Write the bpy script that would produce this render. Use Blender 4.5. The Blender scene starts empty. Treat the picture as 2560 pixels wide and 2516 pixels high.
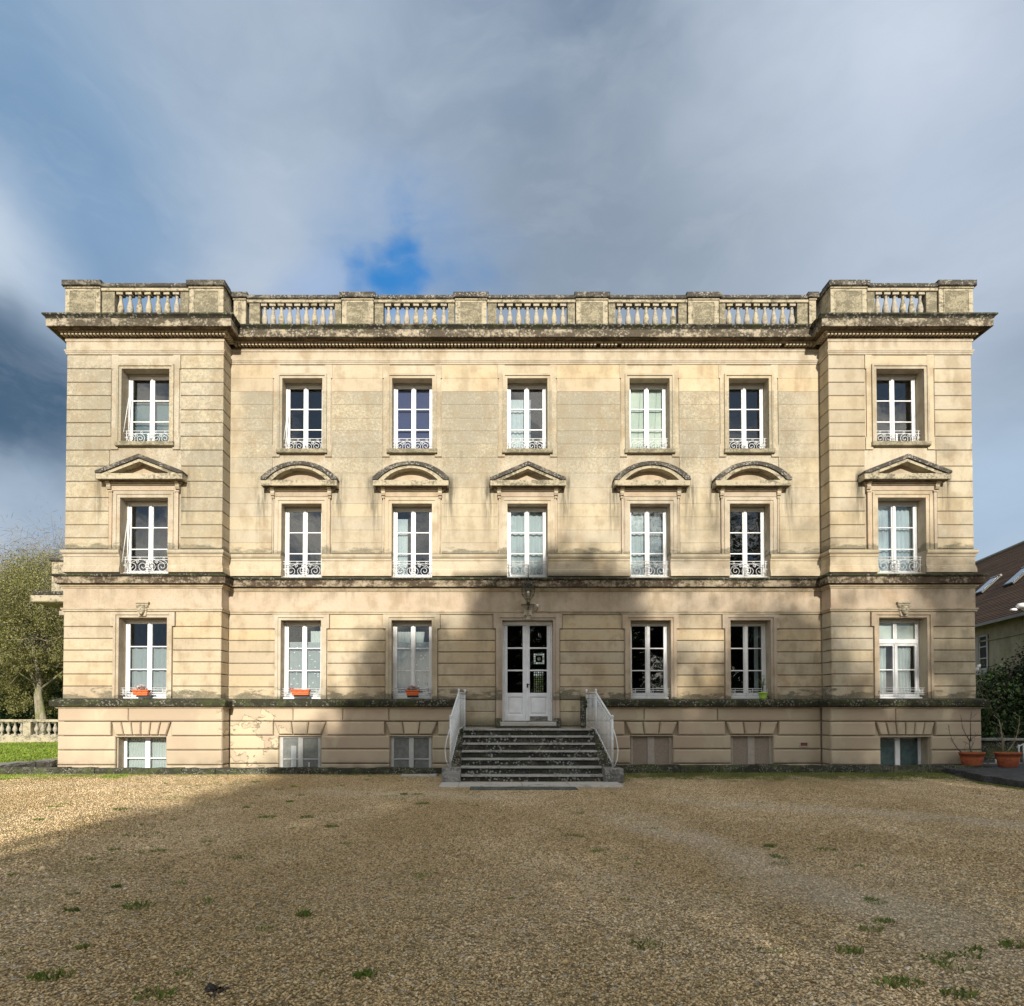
import bpy, bmesh, math, random
import numpy as np
from math import sin, cos, pi, radians as R
from mathutils import Vector, Matrix, Euler

random.seed(7); rng = np.random.default_rng(7)
S = bpy.context.scene
COL = S.collection
# ------------------------------------------------------------------ camera
EYE = 1.6; DIST = 18.0; F = 1575.0; PX0, PY0 = 1228.0, 1755.0; TH = R(1.13)
cam = bpy.data.objects.new('camera', bpy.data.cameras.new('camera')); COL.objects.link(cam)
cam.location = (0, -DIST, EYE); cam.rotation_euler = (pi/2 + TH, 0, 0)
cam.data.sensor_fit = 'HORIZONTAL'; cam.data.sensor_width = 36; cam.data.lens = 36*F/2560
cam.data.shift_x = (1280-PX0)/2560; cam.data.shift_y = (PY0-1258)/2560
cam.data.clip_end = 3000; cam.data.clip_start = 0.05
S.camera = cam
def zz(py, d):          # height of a photo row on a plane d metres in front of the camera
    v = PY0-py
    return EYE + d*(v*cos(TH)+F*sin(TH))/(F*cos(TH)-v*sin(TH))
def xx(px, py, d):
    v = PY0-py
    return d*(px-PX0)/(F*cos(TH)-v*sin(TH))
# ------------------------------------------------------------------ sky, sun, exposure
SUN_EL, SUN_AZ = R(21.3), R(4.5)      # behind the camera, a little to its right
W = bpy.data.worlds.new('World'); S.world = W; W.use_nodes = True
class NB:
    def __init__(s, nt): s.nt = nt; s.n = nt.nodes; s.l = nt.links
    def new(s, t, **k):
        n = s.n.new(t)
        for a, b in k.items(): setattr(n, a, b)
        return n
    def put(s, sock, v):
        if v is None: return
        if hasattr(v, 'is_linked') or hasattr(v, 'links'): s.l.new(v, sock)
        else:
            if sock.type == 'RGBA' and hasattr(v, '__len__') and len(v) == 3: v = (*v, 1)
            sock.default_value = v
    def math(s, op, a, b=None, c=None, clamp=False):
        n = s.new('ShaderNodeMath', operation=op, use_clamp=clamp)
        s.put(n.inputs[0], a); s.put(n.inputs[1], b); s.put(n.inputs[2], c); return n.outputs[0]
    def vmath(s, op, a, b=None, scale=None):
        n = s.new('ShaderNodeVectorMath', operation=op)
        s.put(n.inputs[0], a); s.put(n.inputs[1], b)
        if scale is not None: s.put(n.inputs['Scale'], scale)
        return n.outputs['Value'] if op in ('DOT_PRODUCT', 'LENGTH', 'DISTANCE') else n.outputs[0]
    def mix(s, f, a, b, mode='MIX'):
        n = s.new('ShaderNodeMix', data_type='RGBA', blend_type=mode)
        s.put(n.inputs[0], f); s.put(n.inputs[6], a); s.put(n.inputs[7], b); return n.outputs[2]
    def noise(s, vec, scale, detail=4, rough=.55, dist=0):
        n = s.new('ShaderNodeTexNoise'); s.put(n.inputs['Vector'], vec); n.inputs['Scale'].default_value = scale
        n.inputs['Detail'].default_value = detail; n.inputs['Roughness'].default_value = rough
        n.inputs['Distortion'].default_value = dist; return n.outputs['Fac']
    def noisec(s, vec, scale, detail=3):
        n = s.new('ShaderNodeTexNoise'); s.put(n.inputs['Vector'], vec); n.inputs['Scale'].default_value = scale
        n.inputs['Detail'].default_value = detail; return n.outputs['Color']
    def voro(s, vec, scale, feature='F1', out='Distance', rand=1):
        n = s.new('ShaderNodeTexVoronoi', feature=feature); s.put(n.inputs['Vector'], vec)
        n.inputs['Scale'].default_value = scale; n.inputs['Randomness'].default_value = rand; return n.outputs[out]
    def ss(s, v, a, b, lo=0, hi=1):     # smoothstep
        n = s.new('ShaderNodeMapRange', interpolation_type='SMOOTHSTEP')
        s.put(n.inputs[0], v); n.inputs[1].default_value = a; n.inputs[2].default_value = b
        n.inputs[3].default_value = lo; n.inputs[4].default_value = hi; return n.outputs[0]
    def lin(s, v, a, b, lo=0, hi=1):
        n = s.new('ShaderNodeMapRange'); s.put(n.inputs[0], v); n.inputs[1].default_value = a; n.inputs[2].default_value = b
        n.inputs[3].default_value = lo; n.inputs[4].default_value = hi; return n.outputs[0]
    def mapping(s, v, scale): 
        n = s.new('ShaderNodeMapping'); s.put(n.inputs[0], v); n.inputs['Scale'].default_value = scale; return n.outputs[0]
    def sep(s, v):
        n = s.new('ShaderNodeSeparateXYZ'); s.put(n.inputs[0], v); return n.outputs
    def bump(s, h, strength=.3, dist=.01, normal=None):
        n = s.new('ShaderNodeBump'); s.put(n.inputs['Height'], h); n.inputs['Strength'].default_value = strength
        n.inputs['Distance'].default_value = dist; s.put(n.inputs['Normal'], normal); return n.outputs[0]
def srgb(r, g, b):
    f = lambda c: (c/255/12.92) if c/255 <= .04045 else ((c/255+.055)/1.055)**2.4
    return (f(r), f(g), f(b))
def pxdir(px, py):
    v = Vector((px-PX0, F*cos(TH)-(PY0-py)*sin(TH), (PY0-py)*cos(TH)+F*sin(TH))); v.normalize(); return v
def build_world():
    nb = NB(W.node_tree); nb.n.clear()
    out = nb.new('ShaderNodeOutputWorld')
    sky = nb.new('ShaderNodeTexSky', sky_type='NISHITA', sun_disc=False, sun_elevation=SUN_EL, sun_rotation=pi-SUN_AZ, air_density=1.2, dust_density=.6)
    bg1 = nb.new('ShaderNodeBackground'); nb.l.new(sky.outputs[0], bg1.inputs[0]); bg1.inputs[1].default_value = .13
    d = nb.new('ShaderNodeTexCoord').outputs['Generated']
    n1 = nb.noisec(d, 2.2, 5)
    wob = nb.vmath('SUBTRACT', n1, (.5, .5, .5))
    dw = nb.vmath('ADD', d, nb.vmath('SCALE', wob, scale=.22))
    n2 = nb.vmath('SUBTRACT', nb.noisec(nb.mapping(dw, (1, 1, 1.6)), 6, 4), (.5, .5, .5))
    dw2 = nb.vmath('NORMALIZE', nb.vmath('ADD', dw, nb.vmath('SCALE', n2, scale=.10)))
    big = nb.noise(nb.mapping(dw2, (1, 1, 1.9)), 1.7, 6, .5)
    fine = nb.noise(nb.mapping(dw2, (1, 1, 2.6)), 5, 5, .5)
    # grey-lavender stratocumulus deck with paler and darker folds
    c = nb.mix(nb.ss(big, .34, .68), srgb(116, 135, 158), srgb(182, 195, 212))
    c = nb.mix(nb.ss(fine, .38, .72, 0, .35), c, srgb(196, 206, 218))
    # torn texture inside the deck: wispy high-frequency folds
    tx = nb.noise(nb.mapping(dw2, (1, 1, 2.0)), 11, 8, .62); tx2 = nb.noise(nb.mapping(dw, (1, 1, 3.2)), 3.4, 9, .62)
    def near(px, py, rad, amt, soft, src):
        dist = nb.vmath('DISTANCE', src, tuple(pxdir(px, py))); r = rad/F/(1+((px-PX0)**2+(py-PY0)**2)/F/F)**.5
        return nb.ss(dist, r, r*(1-soft), 0, amt)
    def blob(c, px, py, rad, col, amt, soft=.6, src=dw2): return nb.mix(near(px, py, rad, amt, soft, src), c, col)
    c = blob(c, -150, 250, 1000, srgb(116, 152, 186), .85, .9)
    c = blob(c, 260, 560, 430, srgb(118, 152, 190), .6, .9)
    c = blob(c, 900, 250, 700, srgb(162, 179, 200), .45, .9)
    c = blob(c, 1800, 520, 560, srgb(138, 152, 168), .75, .9)
    c = blob(c, 1400, 610, 430, srgb(132, 147, 165), .7, .9)
    c = blob(c, 2200, 60, 700, srgb(196, 208, 224), .85, .95)
    c = blob(c, 2380, 150, 260, srgb(212, 220, 234), .6, .95)
    c = blob(c, 2420, 420, 360, srgb(178, 192, 212), .6, .9)
    c = blob(c, -40, 660, 330, srgb(198, 211, 226), .95, .85)
    c = blob(c, 20, 1050, 330, srgb(66, 92, 118), 1, .75)
    c = blob(c, 70, 1300, 150, srgb(150, 170, 192), .7, .9)
    c = blob(c, 2620, 900, 330, srgb(132, 148, 170), .6, .9)
    c = blob(c, 2560, 1250, 330, srgb(165, 190, 215), .7, .9)
    # veil thinning: bluish halo and the one hole of open blue
    rag = nb.vmath('SUBTRACT', nb.noisec(nb.mapping(d, (1, 1, 1.3)), 13, 8), (.5, .5, .5)); dwh = nb.vmath('ADD', dw, nb.vmath('SCALE', rag, scale=.13))
    def hole(px, py, rad, amt, soft): return near(px, py, rad, amt, soft, dwh)
    halo = hole(1050, 640, 340, .5, .95)
    c = nb.mix(halo, c, srgb(104, 152, 208))
    c = blob(c, 860, 690, 150, srgb(160, 182, 216), .75, .9)
    h = nb.math('MAXIMUM', hole(1050, 600, 125, 1, .75), nb.math('MAXIMUM', hole(1070, 720, 150, 1, .7), nb.math('MAXIMUM', hole(1120, 710, 150, .4, .95), hole(1080, 430, 60, .2, .95))))
    c = nb.mix(h, c, srgb(20, 124, 200))
    c = nb.mix(nb.ss(tx, .45, .72, 0, .10), c, srgb(206, 214, 224)); c = nb.mix(nb.ss(tx2, .56, .32, 0, .12), c, srgb(112, 130, 150))
    # towards the sun (behind the viewer) the deck breaks into bright cloud and blue
    back = nb.ss(nb.sep(d)[1], .35, -.35)
    brk = nb.ss(nb.noise(nb.mapping(dw2, (1, 1, 2.2)), 3.1, 7, .55), .42, .60)
    cb = nb.mix(brk, (.19, .27, .39), (1.38, 1.30, 1.17))
    c = nb.mix(1, c, (.76, .76, .755), 'MULTIPLY')
    c = nb.mix(back, c, cb)
    bg2 = nb.new('ShaderNodeBackground'); nb.put(bg2.inputs[0], c); bg2.inputs[1].default_value = 1.0
    mx = nb.new('ShaderNodeMixShader')
    # the deck covers nearly all of the clear sky; below the horizon it fades out
    nb.put(mx.inputs[0], nb.math('SUBTRACT', .96, nb.math('MULTIPLY', h, .12)))
    nb.l.new(bg1.outputs[0], mx.inputs[1]); nb.l.new(bg2.outputs[0], mx.inputs[2])
    nb.l.new(mx.outputs[0], out.inputs[0])
build_world()
sl = bpy.data.lights.new('sun', 'SUN'); sl.energy = 4.6; sl.angle = R(.8); sl.color = (1, .93, .82)
sun = bpy.data.objects.new('sun', sl); COL.objects.link(sun)
sdir = Vector((sin(SUN_AZ)*cos(SUN_EL), -cos(SUN_AZ)*cos(SUN_EL), sin(SUN_EL)))
sun.rotation_euler = sdir.to_track_quat('Z', 'Y').to_euler(); sun.location = sdir*60
vs = S.view_settings; vs.view_transform = 'Standard'; vs.look = 'None'; vs.gamma = 1; vs.use_curve_mapping = False; vs.exposure = .5
try: S.cycles.max_bounces = 8; S.cycles.transparent_max_bounces = 16; S.cycles.caustics_reflective = False; S.cycles.caustics_refractive = False
except Exception: pass

# ------------------------------------------------------------------ object helpers
def link(o, parent=None):
    COL.objects.link(o)
    if parent is not None: o.parent = parent
    return o
def tag(o, label=None, cat=None, group=None, kind=None):
    if label: o['label'] = label
    if cat: o['category'] = cat
    if group: o['group'] = group
    if kind: o['kind'] = kind
    return o
def thing(name, label, cat, loc=(0, 0, 0), rz=0, group=None):
    o = bpy.data.objects.new(name, None); o.location = loc; o.rotation_euler = (0, 0, rz); o.empty_display_size = .2
    COL.objects.link(o); return tag(o, label, cat, group)
class MB:
    """collects verts and faces, then links them as one mesh object"""
    def __init__(s): s.v = []; s.f = []; s.sm = []
    def add(s, vs, fs, smooth=False):
        k = len(s.v); s.v += [tuple(p) for p in vs]; s.f += [tuple(i+k for i in f) for f in fs]; s.sm += [smooth]*len(fs); return s
    def box(s, x0, x1, y0, y1, z0, z1):
        return s.add([(x0,y0,z0),(x1,y0,z0),(x1,y1,z0),(x0,y1,z0),(x0,y0,z1),(x1,y0,z1),(x1,y1,z1),(x0,y1,z1)],
              [(0,3,2,1),(4,5,6,7),(0,1,5,4),(1,2,6,5),(2,3,7,6),(3,0,4,7)])
    def cbox(s, x0, x1, y0, y1, z0, z1, b=.01):
        """box whose front (-y) edges are chamfered by b"""
        v = [(x0,y1,z0),(x1,y1,z0),(x1,y1,z1),(x0,y1,z1),(x0,y0+b,z0),(x1,y0+b,z0),(x1,y0+b,z1),(x0,y0+b,z1),
             (x0+b,y0,z0+b),(x1-b,y0,z0+b),(x1-b,y0,z1-b),(x0+b,y0,z1-b)]
        return s.add(v, [(0,1,2,3),(0,1,5,4),(1,2,6,5),(2,3,7,6),(3,0,4,7),(4,5,9,8),(5,6,10,9),(6,7,11,10),(7,4,8,11),(8,9,10,11)])
    def tube(s, pts, r, n=6, caps=True, smooth=True):
        pts = [Vector(p) for p in pts]; m = len(pts)
        if not hasattr(r, '__len__'): r = [r]*m
        k = len(s.v); up = None; vs = []
        for i, p in enumerate(pts):
            t = (pts[min(i+1, m-1)]-pts[max(i-1, 0)]); t = t.normalized() if t.length > 1e-9 else Vector((0,0,1))
            if up is None: up = t.orthogonal().normalized()
            up = up - t*up.dot(t); up = up.normalized() if up.length > 1e-6 else t.orthogonal().normalized(); w = t.cross(up)
            for j in range(n):
                a = 2*pi*j/n; vs.append(p+(up*cos(a)+w*sin(a))*r[i])
        fs = [(i*n+j, i*n+(j+1) % n, (i+1)*n+(j+1) % n, (i+1)*n+j) for i in range(m-1) for j in range(n)]
        s.add(vs, fs, smooth)
        if caps: s.f += [tuple(k+j for j in range(n))[::-1], tuple(k+(m-1)*n+j for j in range(n))]; s.sm += [False]*2
        return s
    def lathe(s, prof, c=(0, 0, 0), n=12, smooth=True, sx=1, sy=1):
        cx, cy, cz = c; m = len(prof)
        vs = [(cx+r*cos(2*pi*j/n)*sx, cy+r*sin(2*pi*j/n)*sy, cz+z) for r, z in prof for j in range(n)]
        k = len(s.v)
        s.add(vs, [(i*n+j, i*n+(j+1) % n, (i+1)*n+(j+1) % n, (i+1)*n+j) for i in range(m-1) for j in range(n)], smooth)
        s.f += [tuple(k+j for j in range(n))[::-1], tuple(k+(m-1)*n+j for j in range(n))]; s.sm += [False]*2
        return s
    def prism(s, pts, y0, y1):
        """polygon in x,z (counter-clockwise seen from -y) from y0 (front) to y1"""
        n = len(pts)
        s.add([(x, y0, z) for x, z in pts]+[(x, y1, z) for x, z in pts], [tuple(range(n)), tuple(range(2*n-1, n-1, -1))]+[(i, n+i, n+(i+1) % n, (i+1) % n) for i in range(n)])
        return s
    def band(s, outer, inner, y0, y1):
        """strip between two open x,z polylines, y0 front .. y1 back"""
        n = len(outer)
        vs = [(x, y0, z) for x, z in outer]+[(x, y0, z) for x, z in inner]+[(x, y1, z) for x, z in outer]+[(x, y1, z) for x, z in inner]
        fs = []
        for i in range(n-1):
            fs += [(i, n+i, n+i+1, i+1), (2*n+i, i, i+1, 2*n+i+1), (n+i, 3*n+i, 3*n+i+1, n+i+1)]
        fs += [(0, 2*n, 3*n, n), (n-1, 2*n-1, 4*n-1, 3*n-1)]
        return s.add(vs, fs)
    def mesh(s, name):
        me = bpy.data.meshes.new(name); me.from_pydata(s.v, [], s.f); me.polygons.foreach_set('use_smooth', s.sm); me.update(); return me
    def build(s, name, mat, parent=None, loc=None, fix=False):
        me = s.mesh(name)
        if fix: fixn(me)
        me.materials.append(mat); o = bpy.data.objects.new(name, me)
        if loc is not None: o.location = loc
        return link(o, parent)
def fixn(me):
    bm = bmesh.new(); bm.from_mesh(me); bmesh.ops.recalc_face_normals(bm, faces=bm.faces); bm.to_mesh(me); bm.free()
def inst(name, me, parent, loc=(0, 0, 0), rot=(0, 0, 0), scale=(1, 1, 1)):
    o = bpy.data.objects.new(name, me); o.location = loc; o.rotation_euler = rot; o.scale = scale; return link(o, parent)
def copy_tree(o, parent=None):
    c = o.copy(); COL.objects.link(c); c.parent = parent
    for ch in [k for k in bpy.data.objects if k.parent == o]: copy_tree(ch, c)
    return c
def raw_mesh(name, V, Fq, mat, parent=None, kind=None):
    """V (n,3), Fq (m,k) numpy arrays, all faces with k corners"""
    me = bpy.data.meshes.new(name); m, k = Fq.shape
    me.vertices.add(len(V)); me.vertices.foreach_set('co', V.astype(np.float32).ravel())
    me.loops.add(m*k); me.loops.foreach_set('vertex_index', Fq.astype(np.int32).ravel())
    me.polygons.add(m); me.polygons.foreach_set('loop_start', np.arange(0, m*k, k, dtype=np.int32))
    try: me.polygons.foreach_set('loop_total', np.full(m, k, dtype=np.int32))
    except Exception: pass
    me.update(calc_edges=True); me.materials.append(mat)
    o = bpy.data.objects.new(name, me); link(o, parent)
    if kind: o['kind'] = kind
    return o

# ------------------------------------------------------------------ materials
def mat_new(name, rough=.8):
    m = bpy.data.materials.new(name); m.use_nodes = True; nb = NB(m.node_tree)
    b = nb.n['Principled BSDF']; b.inputs['Roughness'].default_value = rough
    try: b.inputs['Specular IOR Level'].default_value = .25
    except Exception: pass
    pos = nb.new('ShaderNodeNewGeometry').outputs['Position']
    return m, nb, b, pos
# heights on the elevation (metres); C = main wall plane, P = end pavilions
dC, dP = 18.0, 17.5
zc = lambda py, o=0: zz(py, dC-o)
zp = lambda py, o=0: zz(py, dP-o)
xc = lambda px, py=1400, o=0: xx(px, py, dC-o)
xp = lambda px, py=1400, o=0: xx(px, py, dP-o)
XL, X1, X2, XR = xp(162, 1300), xp(557, 1100), xp(2073, 1100), xp(2436, 1400)
PED = [(xp(356, 1190), 1.19), (xc(750.5, 1190), 1.07), (xc(1028.5, 1190), 1.07), (xc(1318, 1190), 1.07), (xc(1629, 1190), 1.07), (xc(1877.5, 1190), 1.07), (xp(2258, 1190), 1.19)]

def stone(name, c1, c2, lich=.5, seed=0, rnd=.10, stains=True, grime=.5):
    m, nb, b, pos = mat_new(name, .88)
    P = nb.vmath('ADD', pos, (seed*7.3, seed*3.1, seed*1.7)); xyz = nb.sep(pos); x, z = xyz[0], xyz[2]
    big = nb.noise(P, .55, 4); mid = nb.noise(P, 2.6, 5, .6); fine = nb.noise(P, 28, 4, .7); grit = nb.noise(P, 95, 3, .7)
    col = nb.mix(nb.ss(big, .35, .65), c1, c2)
    col = nb.mix(nb.ss(mid, .45, .75, 0, .35), col, tuple(min(1, k*1.12) for k in c1))
    warm = nb.ss(nb.noise(P, 1.3, 3), .5, .72, 0, .35)
    col = nb.mix(warm, col, (c2[0]*1.0, c2[1]*.82, c2[2]*.66))
    rn = nb.new('ShaderNodeObjectInfo').outputs['Random']
    val = nb.math('ADD', 1-rnd, nb.math('MULTIPLY', rn, rnd*1.6))
    hv = nb.new('ShaderNodeHueSaturation'); nb.put(hv.inputs['Value'], val); nb.put(hv.inputs['Color'], col)
    nb.put(hv.inputs['Saturation'], nb.lin(rn, 0, 1, .85, 1.1)); col = hv.outputs[0]
    if stains:
        # grey lichen speckle: left pavilion and the middle of the top storey
        zlo, z1, z0 = zc(1230), zc(979), zc(930)
        leftp = nb.ss(x, X1+.05, X1-.05); cen = nb.math('MULTIPLY', nb.ss(x, X1, X1+.6), nb.ss(x, X2+.2, X2-1.2))
        zb = nb.math('MULTIPLY', nb.ss(z, zlo-.5, zlo+1.2), nb.ss(z, z1+.02, z1-.02))
        zl = nb.math('MULTIPLY', nb.ss(z, zc(1330), zc(1150), .45, 1), nb.ss(z, zc(890), zc(960), .3, 1))
        zl = nb.math('MULTIPLY', zl, nb.ss(z, zc(1760), zc(1600), .1, 1))
        mk = nb.math('ADD', nb.math('MULTIPLY', leftp, zl), nb.math('MULTIPLY', cen, zb), clamp=True)
        mk = nb.math('MAXIMUM', mk, .12)
        fine2 = nb.noise(P, 13, 6, .8); sp = nb.ss(nb.math('ADD', nb.math('MULTIPLY', fine2, .85), nb.math('MULTIPLY', big, .35)), .44, .76)
        lm = nb.math('MULTIPLY', nb.math('MULTIPLY', mk, sp), lich*1.9, clamp=True)
        lm = nb.math('MINIMUM', lm, .85); col = nb.mix(lm, col, (.235, .222, .172))
        speck = nb.ss(nb.noise(P, 34, 3, .7), .52, .66)
        col = nb.mix(nb.math('MULTIPLY', nb.math('MULTIPLY', speck, mk), .6), col, (.13, .12, .085))
        # dark run-off beside the pediments
        st = None
        for xcn, hw in PED:
            dx = nb.math('ABSOLUTE', nb.math('SUBTRACT', nb.math('ABSOLUTE', nb.math('SUBTRACT', x, xcn)), hw*1.03))
            g = nb.ss(dx, .30, .03)
            st = g if st is None else nb.math('MAXIMUM', st, g)
        zr = nb.math('MULTIPLY', nb.ss(z, zc(1385), zc(1220)), nb.ss(z, zc(1180), zc(1205)))
        strk = nb.ss(nb.noise(nb.mapping(P, (9, 9, .9)), 1.0, 4, .65), .36, .62)
        col = nb.mix(nb.math('MULTIPLY', nb.math('MULTIPLY', st, zr), nb.math('MULTIPLY', strk, .95)), col, (.07, .066, .048))
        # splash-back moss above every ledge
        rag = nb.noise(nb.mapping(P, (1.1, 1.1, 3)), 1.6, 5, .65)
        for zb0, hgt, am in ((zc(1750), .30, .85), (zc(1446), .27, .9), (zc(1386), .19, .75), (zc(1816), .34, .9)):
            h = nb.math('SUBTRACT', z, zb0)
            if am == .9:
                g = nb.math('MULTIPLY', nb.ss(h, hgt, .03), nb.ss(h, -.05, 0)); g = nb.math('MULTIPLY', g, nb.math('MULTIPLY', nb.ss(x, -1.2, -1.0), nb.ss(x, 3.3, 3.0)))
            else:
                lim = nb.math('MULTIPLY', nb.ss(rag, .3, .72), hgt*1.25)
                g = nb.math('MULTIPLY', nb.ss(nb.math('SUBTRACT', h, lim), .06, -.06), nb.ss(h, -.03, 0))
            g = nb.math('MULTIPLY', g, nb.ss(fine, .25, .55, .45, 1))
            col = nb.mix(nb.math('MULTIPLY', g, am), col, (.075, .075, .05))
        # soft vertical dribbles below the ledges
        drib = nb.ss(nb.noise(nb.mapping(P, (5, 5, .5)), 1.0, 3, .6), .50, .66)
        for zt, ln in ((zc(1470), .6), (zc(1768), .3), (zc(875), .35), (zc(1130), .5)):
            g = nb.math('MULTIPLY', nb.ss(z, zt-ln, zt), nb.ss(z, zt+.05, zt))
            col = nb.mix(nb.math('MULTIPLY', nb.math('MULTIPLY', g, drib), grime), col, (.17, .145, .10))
    # general soiling: blotches, pores and rain-washed verticals
    blot = nb.ss(nb.math('ADD', nb.math('MULTIPLY', mid, .6), nb.math('MULTIPLY', nb.noise(nb.mapping(P, (2.2, 2.2, .45)), 1.2, 5, .65), .5)), .50, .68)
    col = nb.mix(nb.math('MULTIPLY', blot, .55), col, (.24, .19, .12))
    col = nb.mix(nb.math('MULTIPLY', nb.ss(nb.noise(P, 19, 6, .8), .50, .68), .30), col, (.20, .165, .105))
    col = nb.mix(nb.math('MULTIPLY', nb.ss(grit, .46, .30), .25), col, (.62, .56, .44))
    nb.put(b.inputs['Base Color'], col)
    hgt = nb.math('ADD', nb.math('MULTIPLY', fine, .6), nb.math('MULTIPLY', grit, .4))
    nb.put(b.inputs['Normal'], nb.bump(hgt, .35, .006))
    return m
CR1, CR2 = (.45, .39, .28), (.40, .335, .23)
M = {}
M['stone'] = stone('limestone ashlar', CR1, CR2, .75, 0, .09)
M['render'] = stone('smooth limestone dressing', (.465, .405, .30), (.43, .355, .25), .35, 3, .03, grime=.4)
M['pink'] = stone('warm rose limestone', (.445, .37, .28), (.405, .32, .235), .2, 5, .05, grime=.5)
M['yellow'] = stone('golden limestone', (.475, .40, .28), (.43, .345, .225), .15, 9, .10)

def basement_mat():
    m, nb, b, pos = mat_new('spalled basement stone', .9)
    big = nb.noise(pos, .6, 4); mid = nb.noise(pos, 3.1, 5); fine = nb.noise(pos, 30, 4, .7)
    col = nb.mix(nb.ss(big, .35, .65), (.46, .385, .275), (.41, .325, .235))
    rn = nb.new('ShaderNodeObjectInfo').outputs['Random']
    hv = nb.new('ShaderNodeHueSaturation'); nb.put(hv.inputs['Value'], nb.lin(rn, 0, 1, .88, 1.05)); nb.put(hv.inputs['Color'], col); col = hv.outputs[0]
    # flaking skin: cracked outlines where the render has let go
    wn = nb.vmath('ADD', nb.mapping(pos, (1.6, 1.6, 2.6)), nb.vmath('SCALE', nb.noisec(pos, 3, 4), scale=.9))
    e = nb.noise(wn, .8, 3, .5); x = nb.sep(pos)[0]
    area = nb.math('MAXIMUM', nb.math('MULTIPLY', nb.ss(x, X1-.2, X1+.2), nb.ss(x, -5.4, -6.2)), .0)
    cut = nb.math('MULTIPLY', nb.ss(e, .54, .55), area)
    col = nb.mix(nb.math('MULTIPLY', cut, .6), col, (.55, .46, .31))
    rim = nb.math('MULTIPLY', nb.math('MULTIPLY', nb.ss(e, .525, .54), nb.ss(e, .555, .545)), area)
    col = nb.mix(nb.math('MULTIPLY', rim, .75), col, (.14, .11, .075))
    drip = nb.ss(nb.noise(nb.mapping(pos, (1.3, 1.3, .5)), 1.5, 4), .57, .63)
    col = nb.mix(nb.math('MULTIPLY', drip, .35), col, (.50, .44, .31))
    low = nb.math('MULTIPLY', nb.ss(nb.sep(pos)[2], .5, .1), nb.ss(mid, .35, .7))
    col = nb.mix(nb.math('MULTIPLY', low, .5), col, (.15, .13, .09))
    nb.put(b.inputs['Base Color'], col)
    h = nb.math('ADD', nb.math('MULTIPLY', fine, .5), nb.math('MULTIPLY', nb.math('ADD', mid, nb.math('MULTIPLY', cut, -1.2)), 1.0))
    nb.put(b.inputs['Normal'], nb.bump(h, .4, .012)); return m
M['base'] = basement_mat()

def dark_stone(name, dark, mid, light, amt=.5, spots=.6, sc=1, seed=0, moss=.0):
    m, nb, b, pos = mat_new(name, .92)
    P = nb.vmath('ADD', pos, (seed*5.1, 0, seed*2.3))
    n1 = nb.noise(nb.mapping(P, (1, 1, 2)), 1.4*sc, 6, .65); n2 = nb.noise(P, 9*sc, 5, .7); n3 = nb.noise(P, 40*sc, 4, .7)
    mixv = nb.math('ADD', nb.math('MULTIPLY', n1, .55), nb.math('MULTIPLY', n2, .45))
    col = nb.mix(nb.ss(mixv, amt-.07, amt+.06), mid, dark)
    col = nb.mix(nb.math('MULTIPLY', nb.ss(n3, .40, .7), .35), col, dark)
    v = nb.voro(nb.vmath('ADD', P, nb.vmath('SCALE', nb.noisec(P, 18*sc, 3), scale=.05)), 13*sc)
    cl = nb.ss(nb.noise(P, 2.1*sc, 3), .43, .55)
    col = nb.mix(nb.math('MULTIPLY', nb.math('MULTIPLY', nb.ss(v, .44, .26), cl), spots), col, light)
    v2 = nb.voro(P, 34*sc); col = nb.mix(nb.math('MULTIPLY', nb.ss(v2, .26, .12), spots*.5), col, light)
    if moss: col = nb.mix(nb.math('MULTIPLY', nb.ss(nb.noise(P, 3.3, 4), .50, .62), moss), col, (.06, .075, .02))
    nb.put(b.inputs['Base Color'], col)
    nb.put(b.inputs['Normal'], nb.bump(nb.math('ADD', n2, nb.math('MULTIPLY', n3, .6)), .6, .012)); return m
M['crown'] = dark_stone('weathered cornice crown', (.030, .028, .020), (.15, .135, .10), (.42, .40, .34), .43, .4, 1, 1, .3)
M['fascia'] = dark_stone('streaked cornice face', (.07, .058, .040), (.36, .31, .225), (.52, .48, .40), .465, .35, 1, 2)
M['ledge'] = dark_stone('mossy ledge', (.026, .026, .016), (.12, .11, .075), (.38, .36, .30), .42, .4, 1.2, 3, .4)
M['ledgeface'] = dark_stone('stained ledge face', (.06, .042, .028), (.33, .275, .195), (.48, .44, .35), .47, .3, 1, 4, .15)
M['step'] = dark_stone('lichened step stone', (.024, .024, .02), (.085, .082, .068), (.42, .43, .40), .45, .6, 1.0, 5, .25)
M['tread'] = dark_stone('worn step tread', (.12, .12, .11), (.30, .29, .265), (.5, .5, .47), .56, .4, 1.3, 6)
M['cheek'] = dark_stone('mossy rubble', (.035, .035, .025), (.14, .13, .095), (.40, .39, .34), .47, .6, 1.6, 7, .5)
M['parapet'] = dark_stone('lichened parapet stone', (.13, .115, .08), (.41, .36, .255), (.50, .46, .36), .54, .25, 1.5, 8)
M['panelstone'] = dark_stone('grey lichened panel', (.14, .125, .085), (.30, .265, .18), (.42, .39, .30), .49, .3, 2.2, 9)
M['cap'] = dark_stone('blackened coping', (.05, .046, .038), (.20, .18, .14), (.48, .46, .42), .45, .45, 1.4, 10)
M['balust'] = dark_stone('pale baluster stone', (.20, .18, .145), (.38, .345, .275), (.50, .47, .41), .54, .2, 2.5, 11)
M['kerb'] = dark_stone('mossy kerb stone', (.03, .03, .02), (.10, .10, .07), (.30, .30, .25), .45, .5, 1.6, 12, .5)
M['coping'] = dark_stone('slate grey coping slab', (.09, .09, .085), (.24, .235, .215), (.42, .41, .38), .52, .4, 1.3, 13)
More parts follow.
